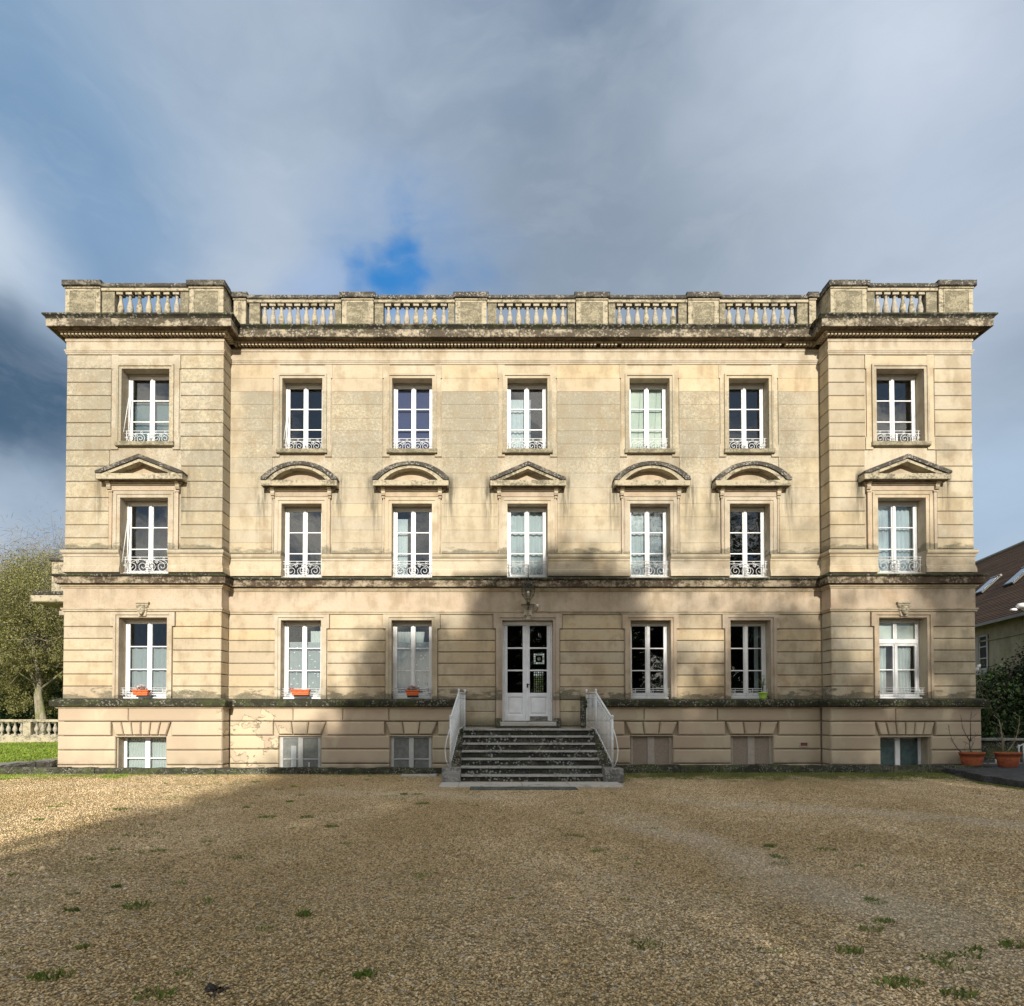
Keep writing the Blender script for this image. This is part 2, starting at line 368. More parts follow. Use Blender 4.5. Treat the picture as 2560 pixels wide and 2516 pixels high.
M['apron'] = dark_stone('pale paving slab', (.22, .215, .20), (.40, .385, .35), (.52, .51, .48), .58, .25, 1.2, 14)

def simple(name, col, rough=.5, noise=.06, sc=12, bumpd=.0, spec=.4, metal=0):
    m, nb, b, pos = mat_new(name, rough); n = nb.noise(pos, sc, 4, .6)
    hv = nb.new('ShaderNodeHueSaturation'); nb.put(hv.inputs['Value'], nb.lin(n, .3, .7, 1-noise, 1+noise)); hv.inputs['Color'].default_value = (*col, 1)
    nb.put(b.inputs['Base Color'], hv.outputs[0]); b.inputs['Metallic'].default_value = metal
    try: b.inputs['Specular IOR Level'].default_value = spec
    except Exception: pass
    if bumpd: nb.put(b.inputs['Normal'], nb.bump(nb.noise(pos, sc*3, 4), .4, bumpd))
    return m
M['white'] = simple('white painted wood', (.70, .71, .71), .45, .05, 6)
M['doorwhite'] = simple('weathered white door paint', (.70, .72, .74), .5, .10, 5)
M['iron'] = simple('white painted iron', (.58, .59, .59), .45, .08, 30)
M['railiron'] = simple('chalky white painted rail', (.62, .65, .66), .55, .16, 14)
M['black'] = simple('dark bronze metal', (.025, .03, .025), .45, .2, 30)
M['lead'] = simple('lead came', (.02, .02, .02), .6, .1, 20)
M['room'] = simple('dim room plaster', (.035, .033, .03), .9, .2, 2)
M['pit'] = simple('damp pit wall', (.05, .045, .038), .95, .3, 4)
M['terra'] = dark_stone('stained terracotta', (.27, .075, .035), (.40, .11, .045), (.50, .30, .20), .54, .12, 2.2, 17)
M['orange'] = simple('orange plastic planter', (.60, .13, .035), .5, .05, 9)
M['lime'] = simple('lime green plastic', (.35, .55, .09), .45, .05, 9)
M['soil'] = simple('soil', (.04, .028, .018), .95, .3, 30, .01)
M['blackplastic'] = simple('black plastic', (.02, .02, .02), .5)
M['asphalt'] = dark_stone('worn asphalt', (.03, .031, .033), (.062, .064, .066), (.14, .14, .13), .50, .35, 2.5, 18)
M['shutter'] = simple('brown weathered panel', (.25, .205, .155), .8, .22, 40)
M['greypaint'] = simple('dull grey paint', (.42, .42, .40), .6, .12, 8)
M['joint'] = simple('dark joint', (.13, .10, .065), .9, .2, 8)
M['shutterframe'] = simple('grey-brown painted frame', (.34, .30, .25), .7, .12, 10)
M['blind'] = simple('roller blind cloth', (.66, .68, .62), .8, .03, 3)
M['navy'] = simple('navy blind cloth', (.05, .05, .12), .7, .05, 3)
M['mat'] = dark_stone('worn rubber mat', (.04, .045, .04), (.10, .11, .10), (.22, .23, .21), .5, .3, 2, 15)
M['petal'] = simple('pale pink petal', (.66, .50, .50), .7, .15, 60)
M['pinkpetal'] = simple('strong pink petal', (.60, .16, .22), .7, .15, 60)
M['gutter'] = simple('pale zinc gutter', (.20, .185, .165), .5, .15, 8)
M['skyglass'] = simple('roof window glass', (.16, .22, .31), .08, .03, 2, spec=1)
M['signal'] = simple('white plastic', (.75, .75, .73), .4, .03)
M['deadleaf'] = simple('dead leaf', (.035, .028, .022), .9, .3, 20)

def glass_mat(name, tint=(.85, .9, .9), base=.10, dirt=0, body=None):
    m = bpy.data.materials.new(name); m.use_nodes = True; nb = NB(m.node_tree); nb.n.clear()
    out = nb.new('ShaderNodeOutputMaterial'); tr = nb.new('ShaderNodeBsdfTransparent'); tr.inputs[0].default_value = (*tint, 1)
    gl = nb.new('ShaderNodeBsdfGlossy'); gl.inputs['Roughness'].default_value = .015
    pos = nb.new('ShaderNodeNewGeometry').outputs['Position']
    nb.put(gl.inputs['Normal'], nb.bump(nb.noise(pos, 2.0, 2), .12, .02))
    lw = nb.new('ShaderNodeLayerWeight'); lw.inputs[0].default_value = .5
    f = nb.math('ADD', nb.math('MULTIPLY', nb.math('POWER', lw.outputs['Facing'], 5), .9), .045+base, clamp=True)
    mx = nb.new('ShaderNodeMixShader'); nb.put(mx.inputs[0], f); nb.l.new(tr.outputs[0], mx.inputs[1]); nb.l.new(gl.outputs[0], mx.inputs[2])
    last = mx.outputs[0]
    if body:
        df = nb.new('ShaderNodeBsdfDiffuse'); nb.put(df.inputs[0], nb.mix(nb.ss(nb.noise(pos, 7, 5, .7), .35, .65), body, tuple(k*.72 for k in body)))
        m2 = nb.new('ShaderNodeMixShader'); m2.inputs[0].default_value = dirt; nb.l.new(last, m2.inputs[1]); nb.l.new(df.outputs[0], m2.inputs[2]); last = m2.outputs[0]
    nb.l.new(last, out.inputs[0]); return m
M['glass'] = glass_mat('window glass', (.88, .92, .94), base=.035)
M['glasslow'] = glass_mat('ground floor window glass', (.90, .93, .93), base=.02)
M['lampglass'] = glass_mat('lantern glass', (.94, .95, .90), -.02)
M['soot_shade'] = dark_stone('sooty and shade-painted stone', (.05, .035, .022), (.15, .11, .07), (.3, .25, .17), .5, .1, 1.2, 16)  # soot on the top cornice soffit; painted shade lines under the other mouldings
M['frost'] = glass_mat('frosted glass', (.7, .75, .75), .03, .8, (.24, .25, .235))
M['film'] = glass_mat('glass with wrinkled film', (.4, .55, .55), .05, .6, (.13, .19, .19))
def cloth_mat(name, col, tr=.35):
    m = bpy.data.materials.new(name); m.use_nodes = True; nb = NB(m.node_tree); nb.n.clear()
    out = nb.new('ShaderNodeOutputMaterial'); d = nb.new('ShaderNodeBsdfDiffuse'); d.inputs[0].default_value = (*col, 1)
    t = nb.new('ShaderNodeBsdfTranslucent'); t.inputs[0].default_value = (*col, 1)
    mx = nb.new('ShaderNodeMixShader'); mx.inputs[0].default_value = tr*.6; nb.l.new(d.outputs[0], mx.inputs[1]); nb.l.new(t.outputs[0], mx.inputs[2])
    nb.l.new(mx.outputs[0], out.inputs[0]); return m
M['curtain'] = cloth_mat('white curtain cloth', (.66, .70, .68))
M['sheer'] = cloth_mat('grey sheer cloth', (.40, .43, .44))
M['cream'] = cloth_mat('pale green curtain cloth', (.74, .78, .60))
M['teal'] = cloth_mat('grey green blind cloth', (.17, .22, .22))
M['dot'] = cloth_mat('white embroidered heart', (.85, .88, .88))

def leaf_mat(name, cols, rough=.6):
    m, nb, b, pos = mat_new(name, rough)
    ri = nb.new('ShaderNodeNewGeometry').outputs['Random Per Island']
    c = cols[0]
    for i, k in enumerate(cols[1:]):
        a = (i+1)/len(cols); c = nb.mix(nb.ss(ri, a-.08, a+.08), c, k)
    cl = nb.noise(pos, .7, 3); hv = nb.new('ShaderNodeHueSaturation'); nb.put(hv.inputs['Value'], nb.lin(cl, .3, .7, .7, 1.25)); nb.put(hv.inputs['Color'], c)
    nb.put(b.inputs['Base Color'], hv.outputs[0])
    t = nb.new('ShaderNodeBsdfTranslucent'); nb.put(t.inputs[0], hv.outputs[0]); mx = nb.new('ShaderNodeMixShader'); mx.inputs[0].default_value = .25
    out = nb.n['Material Output']; nb.l.new(b.outputs[0], mx.inputs[1]); nb.l.new(t.outputs[0], mx.inputs[2]); nb.l.new(mx.outputs[0], out.inputs[0])
    return m
M['olive'] = leaf_mat('olive foliage', [(.17, .175, .055), (.24, .23, .085), (.30, .27, .12), (.11, .12, .035)])
M['rust'] = leaf_mat('russet foliage', [(.22, .12, .04), (.16, .12, .04), (.26, .16, .07)])
M['twig'] = leaf_mat('pale bare twigs', [(.30, .26, .19), (.24, .20, .14), (.20, .17, .11)])
M['evergreen'] = leaf_mat('dark evergreen foliage', [(.02, .045, .015), (.03, .06, .02), (.045, .075, .02), (.012, .03, .01)])
M['ivy'] = leaf_mat('ivy leaves', [(.014, .032, .010), (.022, .045, .012), (.010, .022, .008), (.04, .07, .02)])
M['grass'] = leaf_mat('grass blades', [(.20, .28, .03), (.24, .32, .04), (.13, .22, .03), (.28, .33, .07)])
M['weed'] = leaf_mat('weed blades', [(.12, .20, .03), (.18, .25, .05), (.09, .15, .03), (.28, .26, .10)])
M['drygrass'] = leaf_mat('moss and dry grass', [(.17, .21, .05), (.24, .24, .08), (.12, .17, .04)])
M['potgreen'] = leaf_mat('small plant leaves', [(.08, .15, .04), (.12, .18, .05), (.10, .10, .04)])
def bark_mat(name, c1, c2, moss=.3):
    m, nb, b, pos = mat_new(name, .9); n = nb.noise(nb.mapping(pos, (3, 3, 1)), 3, 5, .65)
    col = nb.mix(nb.ss(n, .35, .65), c1, c2); col = nb.mix(nb.math('MULTIPLY', nb.ss(nb.noise(pos, 1.1, 4), .5, .65), moss), col, (.12, .15, .03))
    nb.put(b.inputs['Base Color'], col); nb.put(b.inputs['Normal'], nb.bump(n, .6, .03)); return m
M['bark'] = bark_mat('grey green bark', (.28, .25, .18), (.16, .14, .10), .5)
M['darkbark'] = bark_mat('dark bark', (.06, .05, .04), (.03, .026, .02), .1)
M['twigbark'] = bark_mat('grey twig bark', (.16, .14, .12), (.08, .07, .06), .1)

def yard_tint(nb, pos):
    """slow changes of the yard: fines, damp, wheel tracks, moss; returns (multiplier colour, pale track mask, moss mask)"""
    xyz = nb.sep(pos); x, y = xyz[0], xyz[1]
    n1 = nb.noise(nb.mapping(pos, (1, .6, 1)), .28, 5, .6); n2 = nb.noise(pos, 1.1, 5, .65); n3 = nb.noise(pos, 4.5, 4, .6)
    t = nb.mix(nb.ss(n1, .38, .62), (.82, .78, .66), (1.14, 1.14, 1.12))
    t = nb.mix(nb.ss(n2, .42, .66, 0, .5), t, (.86, .80, .66))
    t = nb.mix(nb.ss(n3, .5, .7, 0, .3), t, (.72, .68, .58))
    wig = nb.math('MULTIPLY', nb.math('SUBTRACT', nb.noise(pos, .6, 4), .5), 1.6)
    def track(xa, ya, xb, yb, w, am):
        dx, dy = xb-xa, yb-ya; L = math.hypot(dx, dy); nx, ny = -dy/L, dx/L
        d_ = nb.math('ADD', nb.math('ADD', nb.math('MULTIPLY', x, nx), nb.math('MULTIPLY', y, ny)), -(xa*nx+ya*ny))
        t_ = nb.math('ADD', nb.math('ADD', nb.math('MULTIPLY', x, dx/L), nb.math('MULTIPLY', y, dy/L)), -(xa*dx+ya*dy)/L)
        g = nb.ss(nb.math('ABSOLUTE', nb.math('ADD', d_, wig)), w, 0)
        return nb.math('MULTIPLY', nb.math('MULTIPLY', g, nb.math('MULTIPLY', nb.ss(t_, -1.5, 1.5), nb.ss(t_, L+2, L-1))), am)
    tr = track(3.6, -5.8, 10.5, -10.2, .9, .6)
    tr = nb.math('MAXIMUM', tr, track(2.2, -7.6, 3.4, -13.4, .8, .6)); tr = nb.math('MAXIMUM', tr, track(-4.5, -4.6, .6, -5.4, .9, .5)); tr = nb.math('MAXIMUM', tr, track(3.2, -1.75, 12, -2.0, .5, .35))
    tr = nb.math('MULTIPLY', tr, nb.ss(n2, .34, .55, .3, 1))
    mo = nb.ss(nb.noise(pos, 1.3, 7, .72), .45, .62)
    e1 = nb.math('MULTIPLY', nb.ss(y, -3.2, -1.5, 0, 1.2), nb.ss(x, 2.8, 3.6)); e2 = nb.math('MULTIPLY', nb.ss(x, -1.5, -6.0), nb.ss(y, -8, -13, .2, .85))
    e3 = nb.math('MULTIPLY', nb.ss(x, -9.0, -13.0), nb.ss(y, -4.5, -1.5)); e4 = nb.math('MULTIPLY', nb.ss(nb.math('SUBTRACT', x, nb.math('MULTIPLY', y, -.1)), 2.0, 4.0), nb.ss(y, -11.0, -14.0, .1, .6))
    mk = nb.math('MAXIMUM', nb.math('MAXIMUM', e1, e2), nb.math('MAXIMUM', nb.math('MAXIMUM', e3, nb.math('MULTIPLY', nb.ss(y, -2.0, -1.1), .6)), e4)); mk = nb.math('MAXIMUM', mk, .14)
    return t, tr, nb.math('MULTIPLY', mk, mo)
def gravel_mat():
    m, nb, b, pos = mat_new('tan gravel', .95)
    t, tr, mo = yard_tint(nb, pos); flat = nb.mapping(pos, (1, 1, .3))
    v1 = nb.new('ShaderNodeTexVoronoi'); nb.put(v1.inputs['Vector'], flat); v1.inputs['Scale'].default_value = 62
    v2 = nb.new('ShaderNodeTexVoronoi'); nb.put(v2.inputs['Vector'], nb.vmath('ADD', flat, (3.3, 1.1, 0))); v2.inputs['Scale'].default_value = 27
    cellv = nb.sep(v1.outputs['Color'])[0]; cellw = nb.sep(v2.outputs['Color'])[1]
    base = nb.mix(1, (.65, .50, .305), t, 'MULTIPLY')
    c = nb.mix(cellv, nb.mix(1, base, (.42, .40, .36), 'MULTIPLY'), nb.mix(1, base, (1.75, 1.78, 1.85), 'MULTIPLY'))
    c = nb.mix(nb.ss(v1.outputs['Distance'], .35, .62, 0, .6), c, (.08, .06, .032))
    c = nb.mix(nb.math('MULTIPLY', nb.ss(cellw, .93, .98), .6), c, (.62, .57, .48))
    c = nb.mix(nb.math('MULTIPLY', nb.ss(cellw, .12, .04), .55), c, (.09, .07, .045))
    c = nb.mix(nb.math('MULTIPLY', tr, .8), c, nb.mix(cellv, (.40, .34, .25), (.70, .61, .48)))
    c = nb.mix(nb.math('MULTIPLY', mo, .85), c, nb.mix(nb.ss(cellv, .3, .8), (.11, .13, .03), (.22, .21, .08)))
    nb.put(b.inputs['Base Color'], c)
    h = nb.math('ADD', nb.math('MULTIPLY', v1.outputs['Distance'], -1), nb.math('MULTIPLY', v2.outputs['Distance'], -.8))
    h = nb.math('ADD', h, nb.math('MULTIPLY', nb.noise(pos, 6, 4), .8))
    nb.put(b.inputs['Normal'], nb.bump(h, 1.0, .035)); return m
M['gravel'] = gravel_mat()
def pebble_mat():
    m, nb, b, pos = mat_new('loose pebbles', .85)
    t, tr, mo = yard_tint(nb, pos)
    ri = nb.new('ShaderNodeNewGeometry').outputs['Random Per Island']
    c = nb.mix(nb.ss(ri, 0, .5), (.19, .135, .065), (.62, .465, .265)); c = nb.mix(nb.ss(ri, .5, .9), c, (.74, .60, .41)); c = nb.mix(nb.ss(ri, .975, .995), c, (.68, .65, .58))
    c = nb.mix(1, c, t, 'MULTIPLY'); c = nb.mix(nb.math('MULTIPLY', tr, .7), c, (.76, .67, .54)); c = nb.mix(nb.math('MULTIPLY', mo, .45), c, (.14, .14, .05))
    nb.put(b.inputs['Base Color'], c); return m
M['pebble'] = pebble_mat()
def lawn_mat():
    m, nb, b, pos = mat_new('lawn turf', .9); n = nb.noise(pos, 1.2, 5, .65); f = nb.noise(nb.mapping(pos, (1, 2.5, 1)), 14, 4, .7)
    c = nb.mix(nb.ss(n, .35, .65), (.17, .24, .03), (.23, .29, .04)); c = nb.mix(nb.ss(f, .45, .7, 0, .6), c, (.07, .14, .015))
    nb.put(b.inputs['Base Color'], c); nb.put(b.inputs['Normal'], nb.bump(f, .8, .04)); return m
M['lawn'] = lawn_mat()
def house_mat():
    m, nb, b, pos = mat_new('old lime render', .92); n = nb.noise(pos, .9, 5, .6); f = nb.noise(nb.mapping(pos, (1.5, 1.5, .6)), 2, 5, .65); g = nb.noise(pos, 25, 4)
    c = nb.mix(nb.ss(n, .35, .65), (.37, .325, .225), (.28, .245, .16)); c = nb.mix(nb.ss(f, .52, .66, 0, .6), c, (.42, .38, .27)); c = nb.mix(nb.ss(f, .45, .32, 0, .5), c, (.16, .15, .075))
    nb.put(b.inputs['Base Color'], c); nb.put(b.inputs['Normal'], nb.bump(nb.math('ADD', f, g), .4, .02)); return m
M['house'] = house_mat()
def tile_mat():
    m, nb, b, pos = mat_new('brown flat roof tiles', .9); ri = nb.new('ShaderNodeNewGeometry').outputs['Random Per Island']
    n = nb.noise(pos, .8, 5, .6); v = nb.voro(nb.mapping(pos, (.5, 1, .2)), 9, out='Color')
    c = nb.mix(ri, (.075, .045, .03), (.11, .065, .042)); c = nb.mix(nb.ss(n, .5, .7, 0, .5), c, (.06, .04, .028)); c = nb.mix(nb.math('MULTIPLY', nb.sep(v)[0], .3), c, (.12, .072, .05))
    nb.put(b.inputs['Base Color'], c); nb.put(b.inputs['Normal'], nb.bump(n, .3, .01)); return m
M['tile'] = tile_mat()
#PART2
# ------------------------------------------------------------------ the mansion
man = thing('mansion', 'three-storey cream limestone mansion with balustraded roofline and two end pavilions', 'mansion')
YP = -.5                                    # front of the end pavilions; the middle wall stands at y = 0
zTOP = zc(900)
# course heights, top to bottom (read on the middle wall)
L2 = [912, 946, 979, 1011.5, 1046, 1077.5, 1110.5, 1144, 1183, 1220, 1259.5, 1292.5, 1325.5, 1357.5, 1386]
L1 = [1536, 1573, 1602, 1630.5, 1659, 1688.5, 1718, 1750]
L0 = [1769, 1803.5, 1838.5, 1873, 1909, 1935]
bays = []   # photo columns of the window openings: (left, right) per storey at storey mid height
OP = {2: [(307, 426.7), (708.7, 810.5), (982, 1083), (1271, 1373), (1578, 1680.5), (1825.5, 1928.6), (2196.5, 2316)],
      1: [(301, 422), (706.6, 804.8), (980.5, 1081), (1266, 1370), (1576, 1678), (1822.5, 1927.6), (2195, 2315)],
      0: [(297.4, 415.4), (700, 801), (978.7, 1078.7), (1252.8, 1380), (1574.5, 1676), (1824, 1926.8), (2199, 2316)],
      -1: [(290.6, 412), (696, 798.5), (973, 1078), None, (1570, 1674.5), (1822.5, 1925), (2194, 2316)]}
YM = {2: 1040, 1: 1350, 0: 1650, -1: 1880}
ZR = {2: (1124, 947), 1: (1443, 1260), 0: (1750, 1551), -1: (1960, 1840.5)}
isP = lambda i: i in (0, 6)
openings = {}
for st in OP:
    for i, o in enumerate(OP[st]):
        if o is None: continue
        d = dP if isP(i) else dC
        a, b_ = xx(o[0], YM[st], d), xx(o[1], YM[st], d)
        cx = (a+b_)/2; w = (1.34 if isP(i) else 1.155)
        if st == 0 and i == 3: w = b_-a
        z0, z1 = zc(ZR[st][0]), zc(ZR[st][1])
        if st == 0 and i == 3: z0 = zc(1804)
        openings[(st, i)] = [cx-w/2, cx+w/2, z0, z1]
# straighten each bay: storeys share a centre line
for i in range(7):
    cs = [sum(openings[(st, i)][:2])/2 for st in OP if (st, i) in openings]; c0 = sum(cs)/len(cs)
    for st in OP:
        if (st, i) in openings:
            o = openings[(st, i)]; w = o[1]-o[0]; o[0], o[1] = c0-w/2, c0+w/2
CX = {i: sum(openings[(2, i)][:2])/2 for i in range(7)}
PED = [(CX[i], 1.19 if isP(i) else 1.07) for i in range(7)]

def wall(name, x0, x1, z0, z1, y, ops, depth=.42):
    """wall with real openings: front skin, reveals, closed sides"""
    mb = MB(); xs = sorted({x0, x1, *[o[0] for o in ops], *[o[1] for o in ops]}); zs = sorted({z0, z1, *[o[2] for o in ops], *[o[3] for o in ops]})
    inside = lambda x, z: any(o[0] < x < o[1] and o[2] < z < o[3] for o in ops)
    for a, b_ in zip(xs, xs[1:]):
        for c, d in zip(zs, zs[1:]):
            if not inside((a+b_)/2, (c+d)/2):
                mb.add([(a, y, c), (b_, y, c), (b_, y, d), (a, y, d)], [(0, 1, 2, 3)])
                mb.add([(a, y+depth, c), (b_, y+depth, c), (b_, y+depth, d), (a, y+depth, d)], [(3, 2, 1, 0)])
    for a, b_, c, d in ops:
        v = [(a, y, c), (b_, y, c), (b_, y, d), (a, y, d), (a, y+depth, c), (b_, y+depth, c), (b_, y+depth, d), (a, y+depth, d)]
        mb.add(v, [(0, 4, 5, 1), (1, 5, 6, 2), (2, 6, 7, 3), (3, 7, 4, 0)])
    mb.add([(x0, y, z0), (x0, y+depth, z0), (x0, y+depth, z1), (x0, y, z1)], [(0, 1, 2, 3)][::1]); mb.add([(x1, y, z0), (x1, y+depth, z0), (x1, y+depth, z1), (x1, y, z1)], [(3, 2, 1, 0)])
    return mb.build(name, M['render'], man)
CORE = .03
zlow, zhigh = -.9, zc(812, .3)
opsL = [openings[(s, 0)] for s in OP]; opsR = [openings[(s, 6)] for s in OP]
opsC = [openings[(s, i)] for s in OP for i in range(1, 6) if (s, i) in openings]
wall('wall', XL+CORE, X1-CORE, zlow, zhigh, YP+CORE, opsL); wall('wall', X2+CORE, XR-CORE, zlow, zhigh, YP+CORE, opsR)
wall('wall', X1-CORE, X2+CORE, zlow, zhigh, CORE, opsC)
YB = 9.0
sw = MB(); sw.add([(XL+CORE, YP+.45, zlow), (XL+CORE, YB, zlow), (XL+CORE, YB, zhigh), (XL+CORE, YP+.45, zhigh)], [(3, 2, 1, 0)])
sw.add([(XR-CORE, YP+.45, zlow), (XR-CORE, YB, zlow), (XR-CORE, YB, zhigh), (XR-CORE, YP+.45, zhigh)], [(0, 1, 2, 3)])
sw.add([(XL+CORE, YB, zlow), (XR-CORE, YB, zlow), (XR-CORE, YB, zhigh), (XL+CORE, YB, zhigh)], [(0, 3, 2, 1)])
sw.add([(X1-CORE, YP+CORE, zlow), (X1-CORE, CORE, zlow), (X1-CORE, CORE, zhigh), (X1-CORE, YP+CORE, zhigh)], [(0, 1, 2, 3)])
sw.add([(X2+CORE, YP+CORE, zlow), (X2+CORE, CORE, zlow), (X2+CORE, CORE, zhigh), (X2+CORE, YP+CORE, zhigh)], [(3, 2, 1, 0)])
sw.build('side_wall', M['render'], man)
MB().box(XL+.05, XR-.05, .45, YB-.02, zhigh-.25, zhigh-.02).build('flat_roof', M['cheek'], man)
# dim rooms: floors, a rear partition and cross walls keep daylight from passing through
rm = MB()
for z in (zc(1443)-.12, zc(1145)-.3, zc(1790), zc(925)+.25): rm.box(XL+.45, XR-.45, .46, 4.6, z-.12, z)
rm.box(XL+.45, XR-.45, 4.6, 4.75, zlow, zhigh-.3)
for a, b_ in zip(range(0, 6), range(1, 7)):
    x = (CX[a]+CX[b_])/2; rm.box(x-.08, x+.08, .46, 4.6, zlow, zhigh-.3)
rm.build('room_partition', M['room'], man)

# --- stone courses, each its own piece
course_cache = {}
def slab(name, x0, x1, z0, z1, y0, y1, mat, b=.008, gap=.006, jitter=.004):
    w, h = round(x1-x0-gap, 3), round(z1-z0-gap*2, 3)
    key = (w, h, round(y1-y0, 3), b, mat.name)
    if key not in course_cache:
        me = MB().cbox(-w/2, w/2, 0, y1-y0, -h/2, h/2, b).mesh(name); fixn(me); me.materials.append(mat); course_cache[key] = me
    return inst(name, course_cache[key], man, ((x0+x1)/2, y0+random.uniform(-jitter, jitter), (z0+z1)/2))
def slab_side(name, x, sgn, y0, y1, z0, z1, mat, b=.008, gap=.006, t=.03):
    """course on a return wall; sgn = direction the face looks"""
    h = z1-z0-gap*2; w = y1-y0-gap
    key = ('side', round(w, 3), round(h, 3), b, mat.name, t)
    if key not in course_cache:
        me = MB().cbox(-w/2, w/2, 0, t, -h/2, h/2, b).mesh(name); fixn(me); me.materials.append(mat); course_cache[key] = me
    # the slab's -y face turned to look along sgn*x
    return inst(name, course_cache[key], man, (x, (y0+y1)/2, (z0+z1)/2), (0, 0, pi/2 if sgn > 0 else -pi/2))
PSP = .88   # half width of a top-storey window panel (middle), pavilions wider
hp = lambda i: .97 if isP(i) else .855
h1 = lambda i: 1.0 if isP(i) else .86
h0 = lambda i: .82 if isP(i) else .74
def spans(plane, halff, skip=()):
    ids = {'L': [0], 'C': [1, 2, 3, 4, 5], 'R': [6]}[plane]; xa, xb = {'L': (XL, X1), 'C': (X1, X2), 'R': (X2, XR)}[plane]
    out = []; cur = xa
    for i in ids:
        hw = halff(i); out.append((cur, CX[i]-hw)); cur = CX[i]+hw
    out.append((cur, xb)); return out
def bed_sheet(spn, z0, z1, y): [MB().box(a+.004, b_-.004, y+.022, y+.028, z0, z1).build('joint_bed', M['joint'], man) for a, b_ in spn]
for plane, y in (('L', YP), ('C', 0), ('R', YP)):
    bed_sheet(spans(plane, lambda i: hp(i)+.02), zc(1144), zc(914), y); bed_sheet(spans(plane, lambda i: h1(i)+.02), zc(1383), zc(1144)-.001, y); bed_sheet(spans(plane, lambda i: (h0(i) if i != 3 else .91)+.012), zc(1749), zc(1537), y)
for plane, y, gp in (('L', YP, .009), ('C', 0, .003), ('R', YP, .009)):
    for k, (a, b_) in enumerate(zip(L2, L2[1:])):
        if b_ == 1386: b_ = 1384
        zt, zb = zc(a), zc(b_)
        for (xa, xb) in spans(plane, hp if a < 1144 else h1):
            ea = .003 if plane == 'C' else 0
            m_ = M['yellow'] if (plane == 'C' and a < 970) else M['stone']
            slab('stone_course', xa, xb, zb, zt, y, y+.03, m_, .003 if plane == 'C' else .012, gp if plane != 'C' else .0018, .0005 if plane == 'C' else .002)
    # plain field under and above the top-storey surrounds
for plane, y in (('L', YP), ('C', 0), ('R', YP)):
    for k, (a, b_) in enumerate(zip(L1, L1[1:])):
        zt, zb = zc(a), zc(b_)
        for n_, (xa, xb) in enumerate(spans(plane, (lambda i: (h0(i) if i != 3 else .91)+(.075 if a < 1570 else 0)))):
            slab('stone_course', xa, xb, zb, zt, y, y+.03, M['yellow'] if plane != 'R' else M['stone'], .013, .011, .003)
# the two stretches beside the door run on down to the landing
XD0, XD1 = xc(1143, 1780), xc(1461, 1780)
for a, b_ in ((1750, 1780), (1780, 1816)):
    slab('stone_course', XD0+.1, CX[3]-.91, zc(b_), zc(a), 0, .03, M['stone'], .013, .010); slab('stone_course', CX[3]+.91, XD1-.1, zc(b_), zc(a), 0, .03, M['stone'], .013, .010)
# returns of the pavilions
for (x, sg) in ((X1, 1), (X2, -1)):
    for Ls, mt, g in ((L2, M['stone'], .009), (L1, M['yellow'] if sg > 0 else M['stone'], .010)):
        for a, b_ in zip(Ls, Ls[1:]):
            if b_ == 1386: b_ = 1384
            slab_side('return_course', x, sg, YP, 0, zc(b_), zc(a), mt, .012, g)
# basement: cushion-edged blocks standing 8 cm proud
BP = .08
def cushion(name, x0, x1, z0, z1, y, split=True, name2='basement_block'):
    cuts = [x0]
    if split:
        while x1-cuts[-1] > 3.0: cuts.append(cuts[-1]+random.uniform(1.3, 2.2))
    cuts.append(x1)
    for a, b_ in zip(cuts, cuts[1:]):
        w, h = b_-a-.008, z1-z0-.014
        mb = MB(); r = .035; n = 3; rings = []
        for j in range(n+1):
            t = pi/2*j/n; ins = r*(1-sin(t)) if True else 0; yy = r*(1-cos(t))
            rings.append((r-r*cos(pi/2*(1-j/n)) , yy))
        r = .05; prof = [(0, r), (r*.12, r*.45), (r*.45, r*.1), (r, 0)]      # (inset, y)
        vs = [(-w/2, BP+.03, -h/2), (w/2, BP+.03, -h/2), (w/2, BP+.03, h/2), (-w/2, BP+.03, h/2)]; fs = []
        for ins, yy in prof: vs += [(-w/2+ins, yy, -h/2+ins), (w/2-ins, yy, -h/2+ins), (w/2-ins, yy, h/2-ins), (-w/2+ins, yy, h/2-ins)]
        for q in range(len(prof)):
            for e in range(4): fs.append((q*4+e, q*4+(e+1) % 4, q*4+4+(e+1) % 4, q*4+4+e))
        q = len(prof)*4; fs.append((q, q+1, q+2, q+3)); mb.add(vs, fs)
        o = mb.build(name2, M['base'], man, ((a+b_)/2, y-BP+random.uniform(-.003, .003), (z0+z1)/2))
B0, B1 = XD0, XD1       # gap taken by the entrance stairs
def bsp(plane, row):
    s_ = {'L': [(XL-BP, X1+BP)], 'C': [(X1+BP, B0), (B1, X2-BP)], 'R': [(X2-BP, XR+BP)]}[plane]
    ids = {'L': [0], 'C': [1, 2, 4, 5], 'R': [6]}[plane]
    if row == 0: return s_
    out = []
    for a, b_ in s_:
        cur = a
        for i in ids:
            if a < CX[i] < b_:
                hw = (.83 if isP(i) else .76) if row == 1 else (.695 if isP(i) else .60)
                out.append((cur, CX[i]-hw)); cur = CX[i]+hw
        out.append((cur, b_))
    return out
for plane, y in (('L', YP), ('C', 0), ('R', YP)):
    for r_, (a, b_) in enumerate(zip(L0, L0[1:])):
        for xa, xb in bsp(plane, r_): cushion('basement_block', xa, xb, zc(b_), zc(a), y)
for x, sg in ((X1+BP, 1), (X2-BP, -1)):
    for a, b_ in zip(L0, L0[1:]): slab_side('basement_return', x, sg, YP-BP+.03, -BP, zc(b_), zc(a), M['base'], .03, .008, .08)
